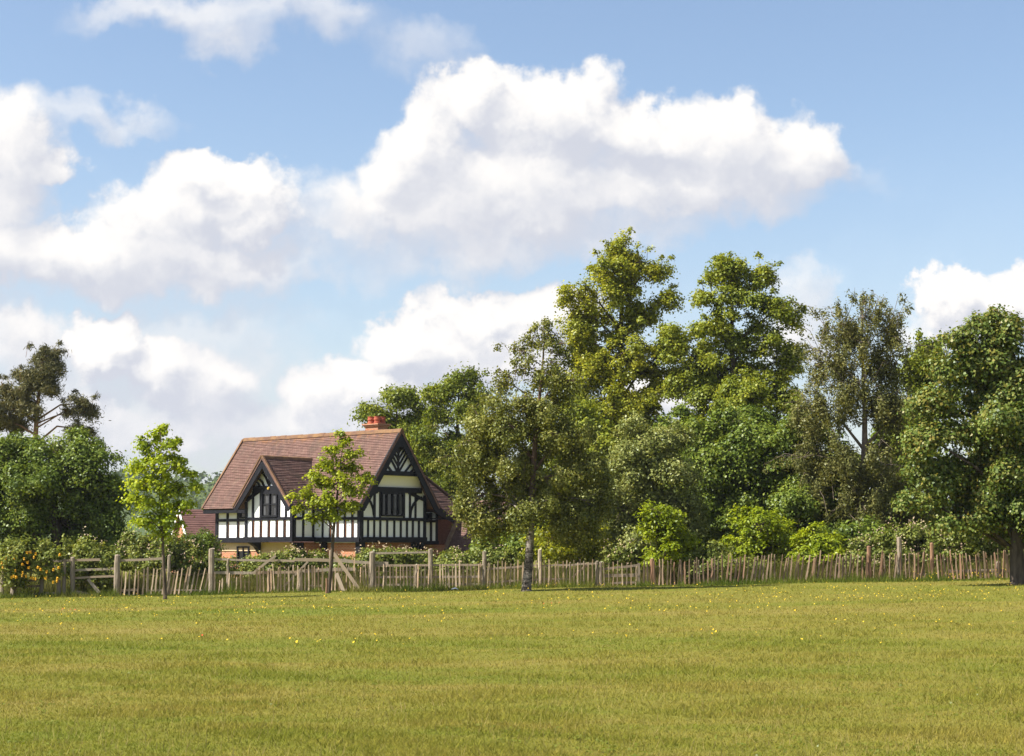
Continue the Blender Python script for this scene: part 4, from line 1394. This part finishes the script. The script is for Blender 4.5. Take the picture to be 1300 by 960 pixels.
for (lab, px, Y, lbs, nl, nb) in (
    ('leafy bramble with orange berries hanging over the far left rails', 36, 61.5,
     [(10, 700, 24, 18), (40, 698, 26, 16), (62, 712, 18, 20), (18, 726, 20, 14), (30, 715, 34, 14)], 8500, 0),
    ('green bramble between berry bramble and thick post', 110, 62.8,
     [(92, 698, 22, 14), (118, 700, 24, 14), (100, 720, 28, 16), (135, 712, 18, 18), (132, 735, 14, 16)], 8000, 30),
    ('tall pinkish flowering bramble mound beside the left sapling', 190, 65,
     [(175, 690, 22, 16), (200, 690, 26, 16), (228, 696, 20, 14), (190, 710, 40, 16), (240, 712, 22, 14), (160, 706, 18, 14)], 12000, 150),
    ('bramble thicket below the brick cottage', 268, 66, [(262, 716, 26, 11), (290, 718, 26, 9), (245, 727, 30, 12)], 6000, 40),
    ('flowering bramble under the cross gable of the house', 345, 66,
     [(332, 714, 26, 9), (362, 706, 24, 9), (385, 713, 22, 10), (350, 723, 44, 10)], 9000, 140),
    ('flowering bramble behind the trunk of the house sapling', 425, 66.5,
     [(408, 711, 22, 9), (440, 716, 26, 9), (425, 723, 40, 9)], 7000, 90),
    ('flowering bramble under the right hand gable', 500, 66.5,
     [(478, 708, 22, 9), (505, 704, 24, 8), (532, 708, 22, 9), (505, 719, 44, 10)], 8500, 120),
    ('low bramble between house catslide and birch trunk', 595, 66.5,
     [(560, 708, 24, 9), (592, 709, 26, 10), (625, 707, 24, 11), (595, 719, 50, 10), (650, 709, 20, 11)], 9500, 60),
    ('pale flowering bramble left of the tallest bright bush', 795, 65.5,
     [(785, 702, 22, 14), (808, 706, 18, 14), (765, 712, 20, 14), (795, 722, 36, 14)], 7500, 80),
    ('shaded bramble right behind the dense palings', 905, 64,
     [(880, 706, 22, 14), (912, 704, 22, 14), (900, 722, 44, 14), (960, 722, 40, 14)], 7500, 0),
    ('bramble with pink flower heads beside the small dome bush', 1105, 64.5,
     [(1085, 696, 22, 14), (1115, 692, 24, 16), (1095, 712, 38, 16), (1135, 708, 24, 16)], 9000, 120),
    ('high arching bramble behind the tallest grey post', 1165, 65.5,
     [(1150, 682, 24, 14), (1180, 676, 26, 16), (1165, 696, 36, 18), (1205, 690, 24, 20), (1185, 712, 44, 14)], 11000, 160),
    ('bramble thicket in the shade of the big maple', 1245, 65,
     [(1225, 680, 26, 18), (1255, 684, 26, 18), (1240, 706, 38, 16), (1285, 700, 28, 20)], 9000, 30),
):
    rt = plant('bramble_bush', lab, 'bush', px, Y, lbs, M['bramble'], M['bark'], (0.115, 0.085), nl, 0.27, up=0.5, flat=0.7,
               group='brambles behind the fence', blossom=(M['blossom'], nb, 0.07) if nb else None, **BUSH)
    if 'berries' in lab:
        for _ in range(34):                           # a truss of berries is one part
            b_ = at(rng.uniform(2, 76), rng.uniform(698, 738), 61.5 + rng.uniform(-0.95, -0.35)) - np.array(rt.location)
            mb = MB()
            p_ = np.array((0.0, 0.0, 0.0))
            chain = [p_ + (0.03 * math.sin(3.0 * i_ + b_[0] * 9), 0.02 * math.cos(2.3 * i_), -0.022 * i_) for i_ in range(5)]
            mb.tube(chain, [0.012, 0.038, 0.022, 0.04, 0.012], 6)
            mb.build('berries', M['orange'], rt, b_)


# ------------------------------------------------------------------ fences along the garden
FY = 62.0


def fp(px, py, Y=FY):
    return at(px, py, Y)


def base_py(px):
    return HOR + (CAMZ - float(gz((px - 650) / F * FY, FY))) * F / FY


def split_stake(seed, wdt=0.05, hgt=1.0, K=6, mat='picket'):
    """cleft chestnut pale: a crooked tapering stick with a pointed head"""
    r_ = np.random.default_rng(seed)
    m_ = MB()
    rings = []
    bx = r_.normal(0, 0.006, K).cumsum()
    by = r_.normal(0, 0.006, K).cumsum()
    for i in range(K):
        t = i / (K - 1)
        ww = wdt * (1 - 0.25 * t) * r_.uniform(0.85, 1.15)
        dd = wdt * 0.62 * (1 - 0.25 * t)
        z = t * hgt * 0.95
        rings.append([(bx[i] - ww / 2, by[i] - dd / 2, z), (bx[i] + ww / 2, by[i] - dd / 2 * 0.7, z),
                      (bx[i] + ww / 2 * 0.8, by[i] + dd / 2, z), (bx[i] - ww / 2 * 0.9, by[i] + dd / 2 * 0.8, z)])
    for a, b in zip(rings[:-1], rings[1:]):
        for k_ in range(4):
            j = (k_ + 1) % 4
            m_.face([a[k_], a[j], b[j], b[k_]])
    tip = (bx[-1] + r_.normal(0, 0.006), by[-1], hgt)
    for k_ in range(4):
        m_.face([rings[-1][k_], rings[-1][(k_ + 1) % 4], tip])
    m_.face(rings[0][::-1])
    me = m_.mesh('picket')
    me.materials.append(M[mat])
    return me


PALES = [split_stake(100 + i, wdt=w_) for i, w_ in enumerate((0.046, 0.054, 0.060, 0.050, 0.068, 0.056))]
BROWN = [split_stake(200 + i, wdt=w_, mat='brownpicket') for i, w_ in enumerate((0.046, 0.054, 0.060, 0.050, 0.068, 0.056))]


def post_mesh(wdt, hgt, seed, mat, style='square'):
    r_ = np.random.default_rng(seed)
    m_ = MB()
    K = 7
    rings = []
    for i in range(K):
        t = i / (K - 1)
        ww = wdt * (1.06 - 0.12 * t) * r_.uniform(0.95, 1.05)
        ox, oy = r_.normal(0, 0.006, 2)
        ring = []
        for s in range(8):
            an = 2 * math.pi * (s + 0.5) / 8
            rr = ww * 0.54 * r_.uniform(0.94, 1.06)
            ring.append((ox + rr * math.cos(an), oy + rr * math.sin(an), -0.15 + t * (hgt + 0.15) + (r_.normal(0, 0.012) if i == K - 1 else 0)))
        rings.append(ring)
    for a, b in zip(rings[:-1], rings[1:]):
        for s in range(8):
            j = (s + 1) % 8
            m_.face([a[s], a[j], b[j], b[s]])
    top = (np.mean([q[0] for q in rings[-1]]), np.mean([q[1] for q in rings[-1]]), hgt + 0.03)
    for s in range(8):
        m_.face([rings[-1][s], rings[-1][(s + 1) % 8], top])
    m_.face(rings[0][::-1])
    me = m_.mesh('post')
    me.materials.append(mat)
    return me


class Fence:
    def __init__(self, name, label, cat, px, group=None):
        p = fp(px, base_py(px))
        self.o = np.array((p[0], FY, float(gz(p[0], FY))))
        self.root = thing(name, label, cat, self.o, 0, group)

    def post(self, px, ytop, ybase, wpx, mat='postwood', lean=0.0, dy=0.0, name='post'):
        b = fp(px, ybase, FY + dy)
        t = fp(px, ytop, FY + dy)
        b[2] = min(b[2], float(gz(b[0], FY)) + 0.06)
        o = link(name, post_mesh(wpx * FY / F, t[2] - b[2], int(px * 7), M[mat]), None, self.root, b - self.o)
        o.rotation_euler = (0, math.atan(lean), px * 0.0)
        return o

    def rail(self, x0, y0, x1, y1, hpx=3.0, dy=0.0, thk=0.04, mat='oldwood', name='rail'):
        m_ = MB()
        p, q = fp(x0, y0, FY + dy) - self.o, fp(x1, y1, FY + dy) - self.o
        nseg = max(2, int(abs(x1 - x0) / 14))
        wdt = hpx * FY / F
        pts = [p + (q - p) * i / nseg + np.array((0, rng.normal(0, 0.004), rng.normal(0, 0.007) if 0 < i < nseg else 0)) for i in range(nseg + 1)]
        d = (q - p) / np.linalg.norm(q - p)
        s = np.cross((0, -1.0, 0), d)
        ring = []
        for i, c in enumerate(pts):
            a = s * wdt / 2 * rng.uniform(0.85, 1.1)
            b = np.array((0, -thk / 2, 0))
            ring.append([c - a - b, c + a - b, c + a + b, c - a + b])
        for a, b in zip(ring[:-1], ring[1:]):
            for k_ in range(4):
                j = (k_ + 1) % 4
                m_.face([a[k_], a[j], b[j], b[k_]])
        m_.face(ring[0][::-1])
        m_.face(ring[-1])
        return m_.build(name, M[mat], self.root)

    def pales(self, x0, x1, step, htop, lean=0.0, jit=0.05, dy=-0.1, wire=(0.25, 0.75), hvar=0.06, gap=0.0, wscale=1.0, brown=False):
        """split pales from x0 to x1 (photo px); htop: height in metres or function of px"""
        px = x0
        tops = []
        while px <= x1:
            if rng.random() > gap:
                h = (htop(px) if callable(htop) else htop) * (1 + rng.normal(0, hvar))
                b = fp(px, 745, FY + dy)
                b[2] = float(bumpz(b[0], FY + dy)) + rng.uniform(-0.01, 0.03)
                ln = (lean(px) if callable(lean) else lean) + rng.normal(0, jit * 0.65)
                o = bpy.data.objects.new('picket', (BROWN if brown else PALES)[rng.integers(0, len(PALES))])
                COL.objects.link(o)
                o.parent = self.root
                o.location = tuple(b - self.o)
                o.rotation_euler = (rng.normal(0, 0.04), math.atan(ln), rng.uniform(-0.5, 0.5))
                o.scale = (wscale * rng.uniform(0.8, 1.2), 1, h)
            px += step * rng.uniform(0.75, 1.25)
        for wz in wire:
            m_ = MB()
            pts = []
            q = x0 - 1
            while q <= x1 + 1:
                c = fp(q, 745, FY + dy + 0.03)
                h = htop(q) if callable(htop) else htop
                ln = lean(q) if callable(lean) else lean
                pts.append((c[0] - self.o[0] + ln * h * wz, c[1] - self.o[1], float(gz(c[0], FY)) - self.o[2] + h * wz + rng.normal(0, 0.01)))
                q += 6
            if len(pts) > 1:
                m_.tube(pts, [0.004] * len(pts), 4)
                m_.build('wire', M['wire'], self.root)


# far left: broken post and rail fence
f = Fence('rail_fence', 'broken grey post and rail fence overgrown by berry bramble', 'fence', 75)
f.post(2, 726, 759, 5, lean=0.05)
f.post(15, 733, 762, 6, lean=0.12)
f.post(52, 711, 759, 4.5, lean=0.03, name='post')
f.post(74, 737, 760, 5)
f.post(81, 710, 760, 4)
f.post(91.5, 708, 759, 5.5)
f.rail(3, 757, 72, 753.5, 4, dy=0.06)
f.rail(18, 746, 52, 744, 3, dy=0.06)
f.rail(20, 738.5, 56, 736.5, 3, dy=0.06)
f.rail(45, 712, 92, 712, 3, dy=0.06)
f.rail(86, 711.5, 127, 710.5, 3, dy=0.06)
f.rail(95, 724, 145, 722, 3, dy=0.1)
f.rail(94, 751, 123, 757, 4.5, dy=0.05)
f.rail(112, 735, 126, 753, 4, dy=0.14, name='brace')
f.rail(95, 734, 145, 731.5, 2.6, dy=0.1)

# leaning chestnut pales
f = Fence('paling_fence', 'chestnut paling fence leaning to the right behind the left sapling', 'fence', 207)
f.post(148, 705, 758, 7)
f.post(214, 705, 752, 4, dy=0.05)
f.pales(153, 206, 5.2, 0.94, lean=lambda q: 0.02 + max(0, q - 165) / 40 * 0.07, jit=0.03)
f.pales(211, 264, 5.0, 0.96, lean=lambda q: 0.17, jit=0.025)
f.rail(150, 712, 208, 709, 3.5, dy=0.1)
f.rail(153, 750, 175, 749, 3, dy=0.05)
f.rail(186, 750, 262, 749, 2.2, dy=0.05)

# collapsed middle fence with loose boards
f = Fence('broken_fence', 'collapsed rail and pale fence with slipped boards below the house', 'fence', 368)
f.post(268, 697, 755, 7)
f.post(289, 710, 755, 3)
f.post(342, 722, 753, 4.5)
f.post(381, 725, 752, 4)
f.post(420, 699, 752, 5, dy=0.12)
f.rail(273, 710, 348, 712, 2.6, dy=0.05)
f.rail(346, 711.5, 374, 712.5, 2.6, dy=0.05)
f.rail(374, 710.5, 418, 711.5, 4, dy=0.02)
f.rail(421, 711.5, 493, 715.5, 4, dy=0.08)
f.rail(272, 727, 325, 727.5, 3.4, dy=0.04)
f.rail(323, 727.5, 383, 726, 4, dy=0.05)
f.rail(383, 725, 452, 722.5, 4, dy=0.05)
f.rail(321, 728, 350, 705.5, 3, dy=-0.03, name='brace')
f.rail(360, 745, 391, 713, 2.4, dy=-0.03, name='brace')
f.rail(394, 744, 409, 743.5, 3, dy=-0.06)
f.pales(273, 322, 4.6, lambda q: 0.66, lean=0.0, jit=0.03, hvar=0.16, gap=0.12, wscale=0.8, wire=(0.6,))
f.pales(326, 412, 4.6, lambda q: 0.90, lean=-0.03, jit=0.03, wscale=1.1)
f.pales(421, 470, 4.6, lambda q: 0.93, lean=-0.06, jit=0.06, hvar=0.14, wscale=0.85)

for (nm, lab, x0, y0, x1, y1, wpx) in (
        ('loose_board', 'wide loose board leaning steeply against the collapsed fence beside the house sapling trunk', 423, 702, 452, 743, 4.2),
        ('loose_board', 'short split board propped low at the foot of the collapsed fence', 427, 728, 436, 755, 4.5)):
    p, q = fp(x0, y0, FY - 0.18), fp(x1, y1, FY - 0.36)
    q[2] = max(q[2], float(gz(q[0], FY)) + 0.01) if y1 > 750 else q[2]
    if y1 < 750:                                 # foot buried in the grass between the pales
        d = (q - p) / np.linalg.norm(q - p)
        q = q + d * max(0.0, (q[2] - float(gz(q[0], FY))) / -d[2])
    m_ = MB()
    m_.bar(p - p, q - p, wpx * FY / F, 0.03, (0.1, -1, 0.2))
    tag(m_.build(nm, M['oldwood'], None, p), lab, 'board')
p = fp(415, 742, 59.55)
m_ = MB()
m_.tube([(0, 0, -0.1), (0.01, 0, 0.3), (0, 0.01, 0.52)], [0.05, 0.045, 0.04], 7)
bx_, by_ = ground_at(414.6, 59.3)[:2]
tag(m_.build('tree_stake', M['redpost'], None, (bx_, by_, float(gz(bx_, by_)))), 'short orange brown stake at the foot of the house sapling', 'stake')

# post, rail and pale fence in the centre
f = Fence('picket_fence', 'thin pale fence with one raised rail between two tall posts below the house', 'fence', 545)
f.post(472.5, 701, 752, 7)
f.post(529, 717, 751, 4)
f.post(546.5, 697.5, 752, 6)
f.post(615, 701, 748, 5.5)
f.rail(476, 702.5, 543, 701, 2.4, dy=0.03)
f.rail(476, 718.5, 613, 717, 2.6, dy=0.05)
f.rail(474, 733, 613, 732, 2.6, dy=0.05)
f.rail(462, 743, 613, 741.5, 3, dy=0.05)
f.pales(477, 612, 4.7, lambda q: 0.92, lean=-0.02, jit=0.03, hvar=0.06, wscale=0.95)

f = Fence('picket_fence', 'thin pale fence behind the birch trunk with a mossy lower brace', 'fence', 688)
f.post(685.5, 698, 748, 5, mat='oldwood')
f.post(758, 713, 746, 4)
f.post(762.5, 714, 746, 4)
f.rail(618, 722.5, 683, 718, 2.6, dy=0.05)
f.rail(688, 718.5, 757, 715.5, 2.4, dy=0.05)
f.rail(620, 739, 683, 736, 2.4, dy=0.05)
f.rail(688, 735, 722, 735, 2.4, dy=0.05)
f.rail(727, 733, 746, 716, 2.4, dy=0.02, name='brace')
f.pales(619, 756, 4.8, lambda q: 0.93, lean=0.0, jit=0.03, hvar=0.06, wscale=0.95)

f = Fence('gate', 'low dark barred gate with thin pales left of the reddish post', 'gate', 790)
f.rail(765, 723, 812, 717.5, 3, dy=0.05, mat='postwood')
f.rail(768, 731, 812, 730, 4.2, dy=0.05, mat='postwood')
f.rail(766, 740.5, 812, 739.5, 2.6, dy=0.05, mat='postwood')
f.rail(811, 715, 811.3, 744, 3.4, dy=0.03, mat='postwood', name='stile')
f.pales(767, 812, 5.2, lambda q: 0.86, lean=0.0, jit=0.03, hvar=0.1, wscale=0.7)

# dense chestnut paling to the right
f = Fence('paling_fence', 'dense brown chestnut paling fence in front of the dome bushes', 'fence', 960)
f.post(828.5, 710, 744, 6, mat='redpost')
f.post(1104, 694, 741, 5, mat='redpost')
f.pales(817, 905, 4.9, lambda q: 0.90, lean=0.0, jit=0.05, hvar=0.06, wscale=1.12, brown=True)
f.pales(906, 1100, 5.0, lambda q: 0.97, lean=lambda q: 0.04 + 0.09 * math.sin((q - 905) / 195 * 3.1), jit=0.055, hvar=0.06, wscale=1.15, brown=True)

f = Fence('paling_fence', 'chestnut paling fence around the tallest grey post running up to the maple', 'fence', 1190)
f.post(1142.5, 683, 736, 5.5)
f.post(1184, 690, 735, 4.5, mat='redpost')
f.post(1268, 714, 733, 5)
f.pales(1109, 1178, 4.9, lambda q: 0.98, lean=0.03, jit=0.06, hvar=0.06, wscale=1.12, brown=True)
f.pales(1181, 1286, 4.8, lambda q: 0.92, lean=-0.08, jit=0.05, hvar=0.07, wscale=1.12, brown=True)
f.rail(1160, 729, 1186, 729, 2.4, dy=0.05)
f.rail(1205, 725, 1290, 724, 3.2, dy=0.05)

# scrap of paper left on the grass by the fence
m_ = MB()
m_.face([(-0.12, -0.04, 0.02), (0.02, -0.08, 0.05), (0.03, 0.05, 0.09), (-0.10, 0.06, 0.04)])
m_.face([(0.02, -0.08, 0.05), (0.14, -0.03, 0.015), (0.12, 0.07, 0.03), (0.03, 0.05, 0.09)])
lx, ly = fp(577, 742, 60.6)[:2]
tag(m_.build('paper_scrap', M['whitepaint'], None, (lx, ly, float(bumpz(lx, ly)) + 0.03)), 'small crumpled white paper on the grass before the central fence', 'litter')


# ------------------------------------------------------------------ the air over the fields
hz_ = MB()
hz_.box(-1600, 1600, -260, 2650, -8.0, 52.0)
hm = bpy.data.materials.new('summer haze')
hm.use_nodes = True
hn = NT(hm.node_tree)
pv = hn.n('ShaderNodeVolumePrincipled')
pv.inputs['Color'].default_value = (0.86, 0.91, 1.0, 1)
pv.inputs['Density'].default_value = 0.00011
pv.inputs['Anisotropy'].default_value = 0.2
ho = hn.n('ShaderNodeOutputMaterial')
hn.t.links.new(pv.outputs[0], ho.inputs['Volume'])
tag(hz_.build('haze', hm), 'thin summer haze over the fields', 'haze', kind='stuff')
